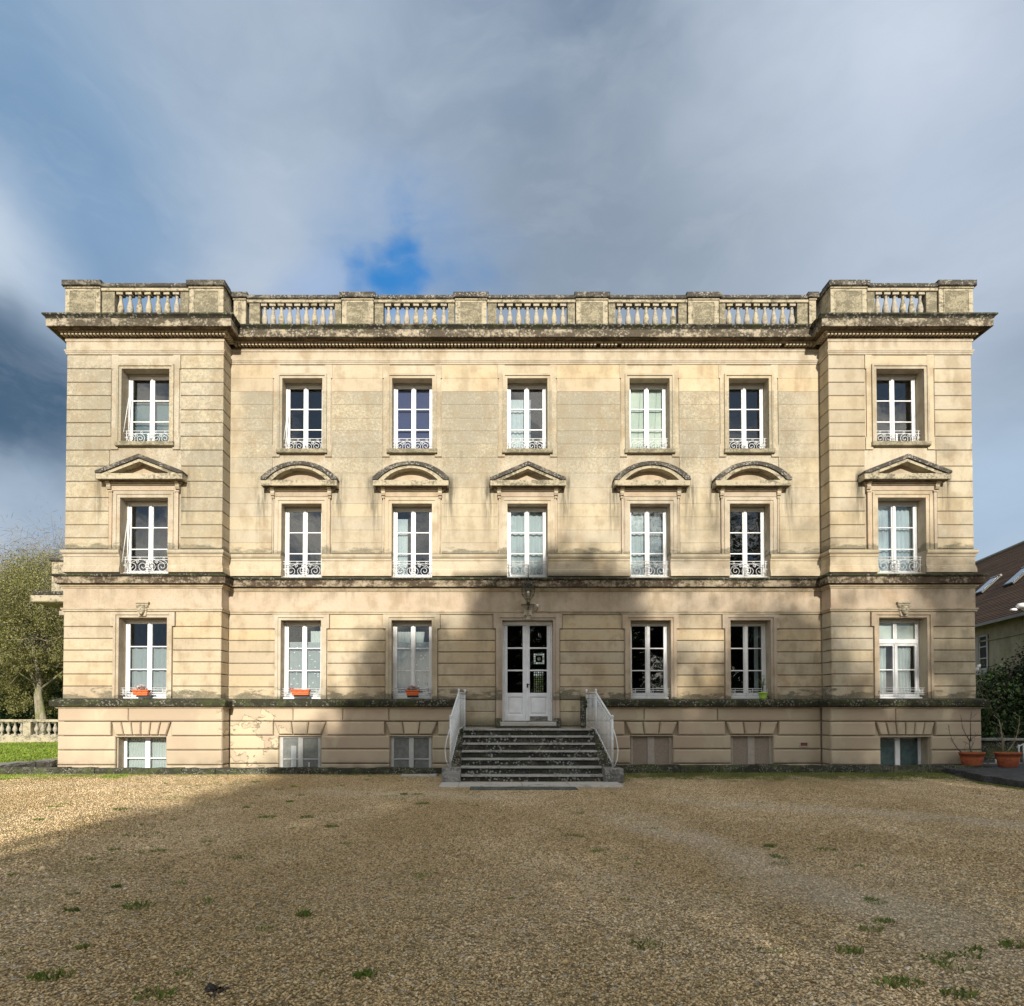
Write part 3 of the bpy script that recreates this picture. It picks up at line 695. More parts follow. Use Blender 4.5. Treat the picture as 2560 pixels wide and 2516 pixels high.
for x, sg in ((XL-BP, -1), (XR+BP, 1)):
    for a, b_ in zip(L0, L0[1:]): slab_side('basement_return', x, sg, YP-BP+.03, 2, zc(b_), zc(a), M['base'], .03, .008, .08)
# fanned voussoirs over the basement windows
for i in (0, 1, 2, 4, 5, 6):
    n = 6 if isP(i) else 3; y = (YP if isP(i) else 0)-BP
    zt, zb = zc(1805), zc(1837); tw, bw = (.815, .70) if isP(i) else (.745, .61)
    for k in range(n):
        t0, t1 = k/n, (k+1)/n; g = .012
        pts = [(CX[i]-bw+2*bw*t0+g, zb+.01), (CX[i]-bw+2*bw*t1-g, zb+.01), (CX[i]-tw+2*tw*t1-g, zt-.006), (CX[i]-tw+2*tw*t0+g, zt-.006)]
        c_ = (sum(p[0] for p in pts)/4, sum(p[1] for p in pts)/4)
        inn = [(c_[0]+(p[0]-c_[0])*.84, c_[1]+(p[1]-c_[1])*.86) for p in pts]
        mb = MB(); mb.add([(p[0], y+.12, p[1]) for p in pts]+[(p[0], y+.03, p[1]) for p in pts]+[(p[0], y-.004, p[1]) for p in inn],
            [(0, 1, 5, 4), (1, 2, 6, 5), (2, 3, 7, 6), (3, 0, 4, 7), (4, 5, 9, 8), (5, 6, 10, 9), (6, 7, 11, 10), (7, 4, 8, 11), (8, 9, 10, 11)])
        mb.build('voussoir', M['base'], man)

# --- mouldings that run round the whole front
PATH = [(XL, YB), (XL, YP), (X1, YP), (X1, 0), (X2, 0), (X2, YP), (XR, YP), (XR, YB)]
def sweep(name, mat, prof, path=PATH, parent=man, sub=None):
    """profile [(out, z)...] carried along the plan with mitred corners"""
    n = len(path); P2 = [Vector(p) for p in path]; rings = []
    nrm = []
    for a, b_ in zip(P2, P2[1:]): t = (b_-a).normalized(); nrm.append(Vector((t.y, -t.x)))
    for i in range(n):
        if i == 0: mv = nrm[0]
        elif i == n-1: mv = nrm[-1]
        else:
            s_ = nrm[i-1]+nrm[i]; mv = s_/max(.2, s_.dot(nrm[i])) if s_.length > 1e-6 else nrm[i]
        rings.append([(P2[i].x+mv.x*o, P2[i].y+mv.y*o, z) for o, z in prof])
    m = len(prof); vs = [p for r in rings for p in r]
    fs = [(i*m+j, i*m+(j+1) % m, (i+1)*m+(j+1) % m, (i+1)*m+j) for i in range(n-1) for j in range(m)]
    fs += [tuple(range(m)), tuple(range((n-1)*m, n*m))[::-1]]
    return MB().add(vs, fs).build(name, mat, parent, fix=True)
# top cornice (projects .42)
zA, zB = zc(809.5, .42), zc(823.5, .36)
sweep('cornice_crown', M['crown'], [(-.35, zA+.03), (.40, zA+.012), (.43, zA-.01), (.43, zA-.045), (.40, zA-.07), (.375, zB+.03), (.365, zB+.003), (-.35, zB+.003)])
zD = zc(843, .355)
sweep('cornice_face', M['fascia'], [(-.02, zB), (.355, zB), (.355, zD+.012), (.325, zD), (.31, zD+.012), (-.02, zD+.012)])
sweep('cornice_soffit', M['soot_shade'], [(.13, zD+.011), (.308, zD+.011), (.30, zD+.002), (.13, zD+.002)])
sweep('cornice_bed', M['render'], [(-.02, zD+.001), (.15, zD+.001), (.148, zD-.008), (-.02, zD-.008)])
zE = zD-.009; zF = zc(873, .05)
sweep('dentil_backing', M['soot_shade'], [(-.02, zE+.001), (.006, zE+.001), (.006, zF+.03), (.03, zF+.022), (.03, zF-.005), (-.02, zF-.005)])  # dark backing sets off the gaps between the dentils
# the dentils: far under 10 px each, joined into one part
dm = MB()
def dentils(xa, xb, y, ax='x'):
    n = int(abs(xb-xa)/.1); st = (xb-xa)/n
    for k in range(n):
        if random.random() < .012: continue
        c_ = xa+st*(k+.5)
        if ax == 'x': dm.box(c_-.030, c_+.030, y-.142, y-.008, zE-.088, zE-.003)
dentils(XL-.11, X1+.11, YP); dentils(X1+.13, X2-.13, 0); dentils(X2-.11, XR+.11, YP)
for x, sg in ((X1, 1), (X2, -1)):
    for k in range(4):
        yy = YP-.02+k*.1
        a, b_ = sorted((x+sg*.008, x+sg*.142)); dm.box(a, b_, yy-.0, yy+.06, zE-.088, zE-.003)
tag(dm.build('dentil_row', M['render'], man), kind='stuff')
sweep('frieze', M['render'], [(-.02, zF-.008), (.035, zF-.008), (.035, zc(880)), (.012, zc(882)), (.012, zc(901.5)), (-.02, zc(901.5))])
sweep('architrave', M['render'], [(-.02, zc(902)), (.055, zc(902)), (.05, zc(904.5)), (.035, zc(905.5)), (.035, zc(908)), (.02, zc(909)), (.02, zc(912)), (-.02, zc(912))])
# first-floor string at sill-panel height, broken by the windows
def bandpieces(name, mat, prof, halff, ids_all=True):
    segs = [[(XL, YB), (XL, YP), (CX[0]-halff(0), YP)], [(CX[0]+halff(0), YP), (X1, YP), (X1, 0), (CX[1]-halff(1), 0)],
            [(CX[1]+halff(1), 0), (CX[2]-halff(2), 0)], [(CX[2]+halff(2), 0), (CX[3]-halff(3), 0)], [(CX[3]+halff(3), 0), (CX[4]-halff(4), 0)], [(CX[4]+halff(4), 0), (CX[5]-halff(5), 0)],
            [(CX[5]+halff(5), 0), (X2, 0), (X2, YP), (CX[6]-halff(6), YP)], [(CX[6]+halff(6), YP), (XR, YP), (XR, YB)]]
    for sg in segs: sweep(name, mat, prof, sg)
ow = lambda i: (.672 if isP(i) else .58)
bandpieces('sill_string', M['stone'], [(-.02, zc(1385)), (.03, zc(1385.5)), (.075, zc(1388)), (.075, zc(1393)), (.05, zc(1396.5)), (.03, zc(1397)), (-.02, zc(1397))], ow)
bandpieces('dado', M['render'], [(-.02, zc(1397.5)), (.032, zc(1397.5)), (.032, zc(1402)), (.012, zc(1404)), (.012, zc(1424)), (.028, zc(1426)), (.03, zc(1430)), (.045, zc(1431)), (.045, zc(1441)), (-.02, zc(1441))], ow)
# first-floor cornice
zG = zc(1444, .2)
sweep('string_cornice_top', M['ledge'], [(-.02, zG+.01), (.03, zG+.03), (.10, zG+.018), (.21, zG-.005), (.225, zG-.03), (.215, zG-.06), (.19, zG-.075), (-.02, zG-.075)])
zH = zc(1467, .16)
sweep('string_cornice_face', M['ledgeface'], [(-.02, zG-.076), (.175, zG-.076), (.17, zH), (.15, zH-.004), (.14, zH+.01), (-.02, zH+.01)])
sweep('string_cornice_soffit_shade', M['soot_shade'], [(-.02, zH+.009), (.138, zH+.009), (.136, zH+.001), (.06, zH-.003), (.06, zH-.016), (-.02, zH-.016)])  # dark strip painted in for the shadow line under the string cornice
sweep('string_cornice_bed', M['render'], [(-.02, zH-.017), (.085, zH-.017), (.08, zH-.025), (.07, zH-.035), (.06, zH-.07), (.03, zH-.085), (.03, zc(1479)), (.012, zc(1480)), (-.02, zc(1480))])
sweep('band', M['pink'], [(-.02, zc(1480.5)), (.008, zc(1480.5)), (.008, zc(1527.5)), (-.02, zc(1527.5))])
sweep('band_moulding', M['render'], [(-.02, zc(1528)), (.06, zc(1528)), (.055, zc(1531)), (.035, zc(1533)), (.03, zc(1536)), (-.02, zc(1536))])
# ground-floor ledge, interrupted by the entrance
lp = [(-.02, zc(1749, .15)), (.04, zc(1749, .15)+.02), (.17, zc(1750, .2)), (.215, zc(1752, .2)), (.225, zc(1757, .2)), (.21, zc(1766, .2)), (.17, zc(1767, .2)), (-.02, zc(1767, .2))]
lr = [(-.02, zc(1767, .2)-.001), (.17, zc(1767, .2)-.001), (.17, zc(1767, .2)-.010), (.06, zc(1767, .2)-.020), (-.02, zc(1767, .2)-.020)]
lq = [(-.02, zc(1767, .2)-.021), (.12, zc(1767, .2)-.021), (.11, zc(1770.5, .1)-.01), (.085, zc(1771, .1)-.016), (-.02, zc(1771, .1)-.016)]
pa = [(XL, YB), (XL, YP), (X1, YP), (X1, 0), (B0, 0)]; pb = [(B1, 0), (X2, 0), (X2, YP), (XR, YP), (XR, YB)]
for p in (pa, pb): sweep('ground_ledge', M['ledge'], lp, p); sweep('ledge_soffit_shade', M['soot_shade'], lr, p); sweep('ledge_fillet', M['render'], lq, p)  # the soffit strip is coloured dark to stand for the ledge's shadow
for x0, x1 in ((B0, B0+.12), (B1-.12, B1)): MB().cbox(x0, x1, -.16, .02, zc(1816), zc(1742), .012).build('ledge_stop', M['cheek'], man)

# --- window surrounds
def frame_ring(mb, x0, x1, z0, z1, t, yf, yb, bottom=True):
    """mitred rectangular moulding, outside of the opening x0..x1, z0..z1"""
    o = [(x0-t, z0-(t if bottom else 0)), (x1+t, z0-(t if bottom else 0)), (x1+t, z1+t), (x0-t, z1+t)]; i_ = [(x0, z0), (x1, z0), (x1, z1), (x0, z1)]
    if bottom: mb.band(o+o[:1], i_+i_[:1], yf, yb)
    else: mb.band([o[0], o[3], o[2], o[1]], [i_[0], i_[3], i_[2], i_[1]], yf, yb)
for i in range(7):
    y = YP if isP(i) else 0
    # top storey: plain eared panel with a raised double moulding and a sill
    x0, x1, z0, z1 = openings[(2, i)]
    mb = MB(); hw = hp(i)-.003; e = .03
    zt, zb = zc(912.5), zc(1143); zm1, zm2 = zc(946), zc(1112)
    mb.band([(CX[i]-hw+e, zb+.12), (CX[i]-hw+e, zt-.02), (CX[i]+hw-e, zt-.02), (CX[i]+hw-e, zb+.12)][::1], [(x0-.13, z0-.03), (x0-.13, z1+.13), (x1+.13, z1+.13), (x1+.13, z0-.03)], y-.006, y+.03)
    mb.box(CX[i]-hw, CX[i]-hw+.2, y-.009, y+.03, zb+.01, zm2); mb.box(CX[i]+hw-.2, CX[i]+hw, y-.009, y+.03, zb+.01, zm2)
    mb.box(CX[i]-hw, CX[i]-hw+.2, y-.009, y+.03, zm1, zt-.002); mb.box(CX[i]+hw-.2, CX[i]+hw, y-.009, y+.03, zm1, zt-.002)
    mb.box(CX[i]-hw+.2, CX[i]+hw-.2, y-.006, y+.03, zb+.10, z0-.13)
    mb.build('window_panel', M['render'], man)
    mb = MB(); frame_ring(mb, x0-.075, x1+.075, z0-.06, z1+.075, .055, y-.055, y+.03, False); frame_ring(mb, x0, x1, z0-.06, z1, .0745, y-.028, y+.03, False)
    mb.build('window_moulding', M['stone'], man)
    MB().cbox(x0-.15, x1+.15, y-.085, y+.32, z0-.125, z0-.002, .012).build('stone_sill', M['panelstone'], man)
    # field between the panel and the pediment is bare core wall
    # first floor: architrave, pilaster strips, frieze, consoles, pediment
    x0, x1, z0, z1 = openings[(1, i)]; zs = zc(1386)
    pdz = lambda py, o=.0: zc(py, o)
    for sx in (-1, 1):
        mb = MB()
        xa, xb = sorted((CX[i]+sx*(x1-CX[i]+.215), CX[i]+sx*(h1(i)-.035))); mb.box(xa, xb, y-.05, y+.03, zs, zc(1247))
        xa, xb = sorted((CX[i]+sx*(x1-CX[i]+.195), CX[i]+sx*(h1(i)-.005))); mb.box(xa, xb, y-.075, y+.03, zc(1247), zc(1243.5))
        mb.build('pilaster_strip', M['pink'], man)
    mb = MB(); frame_ring(mb, x0-.09, x1+.09, zs, z1+.09, .065, y-.052, y+.03, False); frame_ring(mb, x0, x1, zs, z1, .0895, y-.03, y+.03, False); frame_ring(mb, x0-.155, x1+.155, zs, z1+.155, .058, y-.02, y+.03, False)
    mb.build('window_architrave', M['render'], man)
    MB().box(CX[i]-h1(i)+.1, CX[i]+h1(i)-.1, y-.04, y+.03, zc(1243), zc(1226)).build('window_frieze', M['pink'], man)
    for sx in (-1, 1):
        mb = MB(); xcn = CX[i]+sx*(h1(i)-.045)
        pts = [(-.03, zc(1243)), (-.09, zc(1241)), (-.12, zc(1236)), (-.105, zc(1231)), (-.15, zc(1228)), (-.19, zc(1225)), (.03, zc(1225))]
        n = len(pts); vs = [(xcn-.055, y+p[0], p[1]) for p in pts]+[(xcn+.055, y+p[0], p[1]) for p in pts]
        vs += [(xcn-.055, y+.03, pts[0][1]), (xcn+.055, y+.03, pts[0][1])]
        fs = [(k, k+1, n+k+1, n+k) for k in range(n-1)]+[tuple(range(n))+(2*n,), tuple(range(2*n-1, n-1, -1))+(2*n+1,)][0:2]
        mb.add(vs, fs).build('console', M['render'], man, fix=True)
    hw = PED[i][1]; pj = .30; za, zb_ = zc(1200, pj), zc(1214, pj)
    # horizontal cornice
    MB().cbox(CX[i]-hw, CX[i]+hw, y-pj, y+.03, zb_, za, .01).build('pediment_base', M['parapet'], man)
    MB().box(CX[i]-hw+.05, CX[i]+hw-.05, y-pj+.05, y+.03, zb_-.014, zb_-.001).build('pediment_soffit_shade', M['soot_shade'], man)  # thin dark box, paints the shadow beneath the pediment base
    mb = MB(); mb.cbox(CX[i]-hw+.10, CX[i]+hw-.10, y-pj+.17, y+.03, zb_-.045, zb_-.015, .006); mb.cbox(CX[i]-hw+.15, CX[i]+hw-.15, y-.09, y+.03, zb_-.085, zb_-.046, .006); mb.build('pediment_bed_moulding', M['render'], man)
    zb2 = za+.001
    apex = zc(1153.5 if isP(i) or i == 3 else 1153.5, pj); rise = apex-zb2; T1, T2 = .10, .085
    if i in (0, 3, 6):
        o0 = [(CX[i]-hw-.01, zb2+.06), (CX[i], apex), (CX[i]+hw+.01, zb2+.06)]
        def off(pl, d): 
            sl_ = (apex-zb2-.06)/hw; c_ = math.sqrt(1+sl_*sl_); return [(pl[0][0]+.0, pl[0][1]-d*c_), (pl[1][0], pl[1][1]-d*c_), (pl[2][0], pl[2][1]-d*c_)]
        o1, o2 = off(o0, T1), off(o0, T1+T2)
        def clampl(pl):   # cut the band at the base line
            sl_ = (pl[1][1]-pl[0][1])/(pl[1][0]-pl[0][0]); out = []
            for (x, z), sx in ((pl[0], -1), (pl[2], 1)):
                if z < zb2: x = CX[i]+sx*(pl[1][1]-zb2)/sl_; z = zb2
                out.append((x, z))
            return [out[0], pl[1], out[1]]
        o1, o2 = clampl(o1), clampl(o2)
        O0, O1, O2 = [(o0[0][0], zb2)]+o0+[(o0[2][0], zb2)], [o1[0]]+o1+[o1[2]], o2
        typ = [o2[0], o2[2], o2[1]]
        in1 = [(CX[i]-(o2[2][0]-CX[i])*.66, zb2), (CX[i]+(o2[2][0]-CX[i])*.66, zb2), (CX[i], zb2+(o2[1][1]-zb2)*.62)]
    else:
        def arc(w_, h_, n=22, base=zb2):
            Rr = (w_*w_+h_*h_)/(2*h_); a0 = math.asin(min(1, w_/Rr)); return [(CX[i]+Rr*sin(-a0+2*a0*k/n), base+h_-Rr+Rr*cos(-a0+2*a0*k/n)) for k in range(n+1)]
        e0 = arc(hw+.01, rise-.07, base=zb2+.07); O1 = arc(hw-.13, rise-T1); O2 = arc(hw-.30, rise-T1-T2); O0 = e0
        O0 = [(e0[0][0], zb2)]+e0[1:-1]+[(e0[-1][0], zb2)]; O0[0] = (CX[i]-hw-.01, zb2+.01); O0[-1] = (CX[i]+hw+.01, zb2+.01)
        # keep a vertical butt end
        O0 = [(CX[i]-hw-.01, zb2)]+e0+[(CX[i]+hw+.01, zb2)]; O1 = [O1[0]]+O1+[O1[-1]]
        typ = O2[::-1]; sm_ = arc((hw-.30)*.7, (rise-T1-T2)*.66); in1 = sm_[::-1]; 
    MB().band(O0, O1, y-pj-.03, y+.03).build('pediment_crown', M['cap'], man, fix=True)
    if i in (0, 3, 6): MB().band(o1, o2, y-pj+.02, y+.03).build('pediment_fascia', M['parapet'], man, fix=True)
    else: MB().band(O1[1:-1], O2, y-pj+.02, y+.03).build('pediment_fascia', M['parapet'], man, fix=True)
    MB().prism(typ, y-.02, y+.035).build('tympanum', M['pink'], man, fix=True)
    MB().prism(in1, y-.045, y-.018).build('tympanum_panel', M['pink'], man, fix=True)
    # ground floor surround with ears
    x0, x1, z0, z1 = openings[(0, i)]
    if i == 3: z0 = zc(1806)
    mb = MB(); hw0 = (h0(i) if i != 3 else .91)
    frame_ring(mb, x0-.075, x1+.075, z0, z1+.075, hw0-(x1-CX[i])-.078, y-.05, y+.03, False)
    frame_ring(mb, x0, x1, z0, z1, .0745, y-.02, y+.03, False)
    for sx in (-1, 1):
        xa, xb = sorted((CX[i]+sx*(hw0-.002), CX[i]+sx*(hw0+.072))); mb.box(xa, xb, y-.05, y+.03, zc(1572), z1+.075+hw0-(x1-CX[i])-.078)
    mb.build('window_surround' if i != 3 else 'door_surround', M['pink'] if i > 2 else M['render'], man)
    if i == 3:
        for sx in (-1, 1):
            xa, xb = sorted((x1-CX[i]+.02, .93)); xa, xb = sorted((CX[i]+sx*xa, CX[i]+sx*xb)); MB().cbox(xa, xb, y-.09, y+.02, zc(1818), zc(1796), .015).build('door_plinth', M['cheek'], man)
    # basement window frame trim
    if (-1, i) in openings:
        x0, x1, z0, z1 = openings[(-1, i)]; mb = MB()
        MB().box(x0-.02, x1+.02, y-BP+.02, y+.03, z1, zc(1838)).build('lintel', M['base'], man)
# --- mascaron keystones over the pavilion windows, and the carved bracket over the door
def mascaron(i):
    y = YP; zt, zb = zc(1517), zc(1546); c_ = CX[i]; h = zt-zb; bm = bmesh.new()
    def blobm(x, yy, z, rx, ry, rz, seg=10):
        r = bmesh.ops.create_uvsphere(bm, u_segments=seg, v_segments=seg//2+2, radius=1); bmesh.ops.scale(bm, vec=(rx, ry, rz), verts=r['verts']); bmesh.ops.translate(bm, vec=(x, yy, z), verts=r['verts'])
    zc_ = (zt+zb)/2
    blobm(c_, y-.09, zc_-.01, .10, .09, .135); blobm(c_, y-.175, zc_-.01, .02, .03, .04, 6)           # face, nose
    for sx in (-1, 1):
        blobm(c_+sx*.04, y-.16, zc_+.045, .035, .02, .014, 6); blobm(c_+sx*.05, y-.145, zc_-.03, .03, .02, .03, 6)  # brows, cheeks
        blobm(c_+sx*.115, y-.07, zc_+.08, .05, .05, .06, 6); blobm(c_+sx*.105, y-.06, zc_-.01, .03, .04, .06, 6)     # locks of hair
        for k in range(3): blobm(c_+sx*(.02+.03*k), y-.14+.01*k, zc_+.11-.006*k, .026, .03, .03, 6)
    blobm(c_, y-.155, zc_-.075, .035, .02, .012, 6); blobm(c_, y-.13, zc_-.12, .06, .05, .045, 8)                   # mouth, beard
    me = bpy.data.meshes.new('mascaron'); bm.to_mesh(me); bm.free(); me.polygons.foreach_set('use_smooth', [True]*len(me.polygons)); me.materials.append(M['parapet'])
    o = link(bpy.data.objects.new('carved_head', me), man)
    mb = MB(); mb.prism([(c_-.10, zb-.02), (c_+.10, zb-.02), (c_+.17, zt), (c_-.17, zt)], y-.075, y+.03); mb.box(c_-.19, c_+.19, y-.11, y+.03, zt, zt+.035); mb.build('keystone', M['render'], man)
mascaron(0); mascaron(6)
def scroll(cx, cz, r0, r1, turns, a0, y=0, n=26, sgn=1):
    return [(cx+(r0+(r1-r0)*t)*cos(a0+sgn*2*pi*turns*t), y, cz+(r0+(r1-r0)*t)*sin(a0+sgn*2*pi*turns*t)) for t in [k/n for k in range(n+1)]]
c3 = CX[3]; zt, zb = zc(1508, .1), zc(1550, .1)
mb = MB(); mb.prism([(c3-.125, zb), (c3+.125, zb), (c3+.135, zb+.12), (c3+.105, zb+.2), (c3+.15, zt-.05), (c3-.15, zt-.05), (c3-.105, zb+.2), (c3-.135, zb+.12)], -.16, .03)
mb.box(c3-.19, c3+.19, -.24, .03, zt-.05, zt)
mb.build('door_keystone', M['render'], man, fix=True)
mb = MB()
for sx in (-1, 1):
    mb.tube(scroll(c3+sx*.055, zt-.14, .065, .012, 1.4, pi/2, -.17, sgn=-sx), .014, 5); mb.tube(scroll(c3+sx*.07, zb+.09, .055, .01, 1.3, -pi/2, -.17, sgn=sx), .013, 5)
for k in range(4): mb.lathe([(.001, 0), (.045-.006*k, .012), (.001, .028)], (c3, -.175, zt-.2-.055*k), 8, sy=.6)
mb.build('carved_scroll', M['parapet'], man)

# --- roof balustrade
BD = {'x': 0}
zb0 = zA+.03; zpl = zc(810, -.05)
RAIL_T, RAIL_B, CAP_T, CAP_B, PL = zc(739), zc(748.5), zc(733.5), zc(747), zb0
bal_prof_h = zc(756.5)-(zb0+.06)
def baluster_mesh(h, r, name, mat, seg=12):
    pr = [(.62, .0), (.62, .10), (.40, .12), (.34, .17), (.45, .195), (.45, .215), (.62, .26), (.92, .34), (1.0, .42), (.90, .52), (.66, .64), (.48, .74), (.42, .80), (.42, .83), (.50, .84), (.50, .86), (.42, .87), (.60, .90), (.72, .915)]
    mb = MB(); mb.lathe([(a*r, b_*h) for a, b_ in pr], n=seg); q = r*.98
    mb.box(-q, q, -q, q, 0, h*.075); mb.box(-q, q, -q, q, h*.915, h); me = mb.mesh(name); me.materials.append(mat); return me
bal = baluster_mesh(bal_prof_h, .088, 'baluster', M['balust'])
bal2 = baluster_mesh(bal_prof_h, .088, 'baluster_aged', M['parapet'])
def pier(x0, x1, yf, yb, panel=True):
    mb = MB(); mb.cbox(x0+.03, x1-.03, yf, yb, PL, CAP_B, .008); mb.cbox(x0+.01, x1-.01, yf-.035, yb, PL, PL+.075, .012); mb.cbox(x0+.015, x1-.015, yf-.03, yb, CAP_B-.05, CAP_B, .01); p = mb.build('parapet_pier', M['parapet'], man)
    MB().cbox(x0-.03, x1+.03, yf-.09, yb+.09, CAP_B+.001, CAP_T, .02).build('pier_cap', M['cap'], man)
    if panel and x1-x0 > .3:
        mb = MB(); frame_ring(mb, x0+.17, x1-.17, PL+.17, CAP_B-.12, .02, yf-.018, yf+.01); mb.build('panel_bead', M['parapet'], p); MB().box(x0+.15, x1-.15, yf-.006, yf+.004, PL+.132, PL+.149).build('panel_shade_line', M['soot_shade'], p)  # dark strip painted as the shaded gap below the sunk panel
        MB().box(x0+.175, x1-.175, yf-.01, yf+.01, PL+.175, CAP_B-.125).build('sunk_panel', M['panelstone'], p)
def half(x0, x1, yf, yb): MB().cbox(x0, x1, yf+.04, yb, PL, RAIL_B, .006).build('parapet_block', M['panelstone'], man)
def rail(x0, x1, yf, yb):
    MB().cbox(x0, x1, yf-.045, yb+.03, RAIL_B+.001, RAIL_T, .02).build('coping', M['cap'], man)
    MB().cbox(x0, x1, yf-.0, yb, zc(756), RAIL_B, .01).build('rail_bed', M['parapet'], man)
    MB().cbox(x0, x1, yf-.0, yb, PL-.01, PL+.058, .01).build('balustrade_base', M['parapet'], man)
def bals(x0, x1, n, yf):
    st = (x1-x0)/n
    for k in range(n):
        inst('baluster', bal2 if random.random() < .3 else bal, man, (x0+st*(k+.5), yf+.13, PL+.058), (0, 0, random.uniform(-.05, .05)))
Xc = lambda px: xx(px, 780, dC); Xp = lambda px: xx(px, 755, dP)
yfC, yfP, bt = .0, YP, .26
segsC = [('p', 556, 617), ('h', 622, 648), ('b', 648, 836, 9), ('h', 836, 852), ('p', 852, 936), ('h', 936, 958), ('b', 958, 1120, 7), ('h', 1120, 1136), ('p', 1136, 1219), ('h', 1219, 1241.5), ('b', 1241.5, 1419.5, 8), ('h', 1419.5, 1438), ('p', 1438, 1522),
         ('h', 1522, 1539), ('b', 1539, 1697, 7), ('h', 1697, 1718), ('p', 1718, 1800), ('h', 1800, 1815), ('b', 1815, 1995, 8), ('h', 1995, 2021), ('p', 2021, 2080)]
segsL = [('p', 160, 252.7), ('h', 252.7, 284), ('b', 284, 449, 7), ('h', 449, 470), ('p', 470, 561)]
segsR = [('p', 2074, 2170), ('h', 2170, 2189), ('b', 2189, 2318, 6), ('h', 2318, 2345), ('p', 2345, 2436)]
def do_segs(segs, X, yf):
    lo = None
    for s_ in segs:
        x0, x1 = X(s_[1]), X(s_[2])
        if s_[0] == 'p': pier(x0, x1, yf, yf+bt)
        elif s_[0] == 'h': half(x0, x1, yf, yf+bt)
        else: bals(x0, x1, s_[3], yf)
    ps = [s_ for s_ in segs if s_[0] == 'p']
    for a, b_ in zip(ps, ps[1:]): rail(X(a[2])-.01, X(b_[1])+.01, yf, yf+bt)
segsC[0] = ('p', PX0+(X1+.03)*F*.987/dC, 617); segsC[-1] = ('p', 2021, PX0+(X2-.03)*F*.987/dC)
do_segs(segsC, Xc, yfC); do_segs(segsL, Xp, yfP); do_segs(segsR, Xp, yfP)
for x0, x1 in ((Xp(470), Xp(561)), (Xp(2074), Xp(2170)), (Xp(160), Xp(252)), (Xp(2345), Xp(2436))):   # pavilion parapets run back
    xa, xb = (x1-.29, x1-.03) if x0 in (Xp(470), Xp(2345)) else (x0+.03, x0+.29)
    mb = MB(); mb.box(xa, xb, YP+bt+.005, 6, PL, CAP_B-.002); mb.build('parapet_return', M['parapet'], man)
    MB().box(xa-.05, xb+.05, YP+bt+.10, 6, CAP_B, CAP_T-.01).build('return_cap', M['cap'], man)

# --- windows
def cloth(x0, x1, z0, z1, y, mat, parent, waves=5, amp=.02, name='curtain', taper=0, tie=0):
    nx, nz = max(12, waves*6), 6; V = []; Fq = []
    for j in range(nz+1):
        tz = j/nz
        for k in range(nx+1):
            t = k/nx; sq = 1-taper*tz; x = x0+(x1-x0)*t*sq if tie >= 0 else x1-(x1-x0)*(1-t)*sq
            V.append((x, y+amp*sin(2*pi*waves*t+.7*sin(3*tz))*(.6+.4*tz), z1+(z0-z1)*tz+ (.006*sin(2*pi*waves*t) if j == 0 else 0)))
    for j in range(nz):
        for k in range(nx): a = j*(nx+1)+k; Fq.append((a, a+nx+1, a+nx+2, a+1))
    return MB().add(V, Fq, True).build(name, mat, parent)
def window(st, i, rows=3, glass='glass', fit=None, mat='white', transom=False, bot=.07):
    x0, x1, z0, z1 = openings[(st, i)]; y = (YP if isP(i) else 0)+.33
    if st == 1: z0 = zc(1441)
    ow_, mc = x1-x0, (x0+x1)/2; mb = MB(); W_ = M[mat]
    ztop = z1-.015 if st != 0 else z1-.02
    fr = .045
    mb.cbox(x0, x0+fr, y, y+.09, z0, ztop, .006); mb.cbox(x1-fr, x1, y, y+.09, z0, ztop, .006); mb.cbox(x0+fr, x1-fr, y, y+.09, ztop-.045, ztop, .006); mb.cbox(x0+fr, x1-fr, y-.02, y+.09, z0, z0+.05, .006)
    f = mb.build('window', W_, man)
    a, b_, c, d = x0+fr, x1-fr, z0+.05, ztop-.045; stl = .068
    if transom:
        zt_ = d-(d-c)*.25; mb2 = MB().cbox(a, b_, y-.012, y+.08, zt_-.09, zt_, .008); mb2.build('transom_bar', W_, f)
        for xa, xb in ((a, mc), (mc, b_)):
            m3 = MB(); frame_ring(m3, xa+.05, xb-.05, zt_+.045, d-.045, .045, y+.015, y+.06); m3.build('top_light', W_, f)
            MB().box(xa+.05, xb-.05, y+.035, y+.041, zt_+.045, d-.045).build('pane', M[glass], f)
        d = zt_-.09
    for s_, (xa, xb) in enumerate(((a, mc), (mc, b_))):
        cs = MB(); cs.cbox(xa+.002, xa+stl, y+.012, y+.06, c, d, .008); cs.cbox(xb-stl, xb-.002, y+.012, y+.06, c, d, .008)
        cs.cbox(xa+stl, xb-stl, y+.012, y+.06, c, c+bot, .008); cs.cbox(xa+stl, xb-stl, y+.012, y+.06, d-.06, d, .008)
        cz0, cz1 = c+bot, d-.06
        for r_ in range(1, rows):
            zz_ = cz0+(cz1-cz0)*r_/rows; cs.cbox(xa+stl, xb-stl, y+.02, y+.055, zz_-.016, zz_+.016, .006)
        cs.build('casement', W_, f)
        for r_ in range(rows):
            za_, zb_ = cz0+(cz1-cz0)*r_/rows+(.016 if r_ else 0), cz0+(cz1-cz0)*(r_+1)/rows-(.016 if r_ < rows-1 else 0)
            MB().box(xa+stl, xb-stl, y+.036, y+.042, za_, zb_).build('pane', M[glass], f)
    MB().cbox(mc-.035, mc+.035, y-.018, y+.013, c, d-.005, .01).build('meeting_cover', W_, f)
    return f, a, b_, c, d, y
g = 'glass'
def Wd(st, i, **k): return window(st, i, **k)
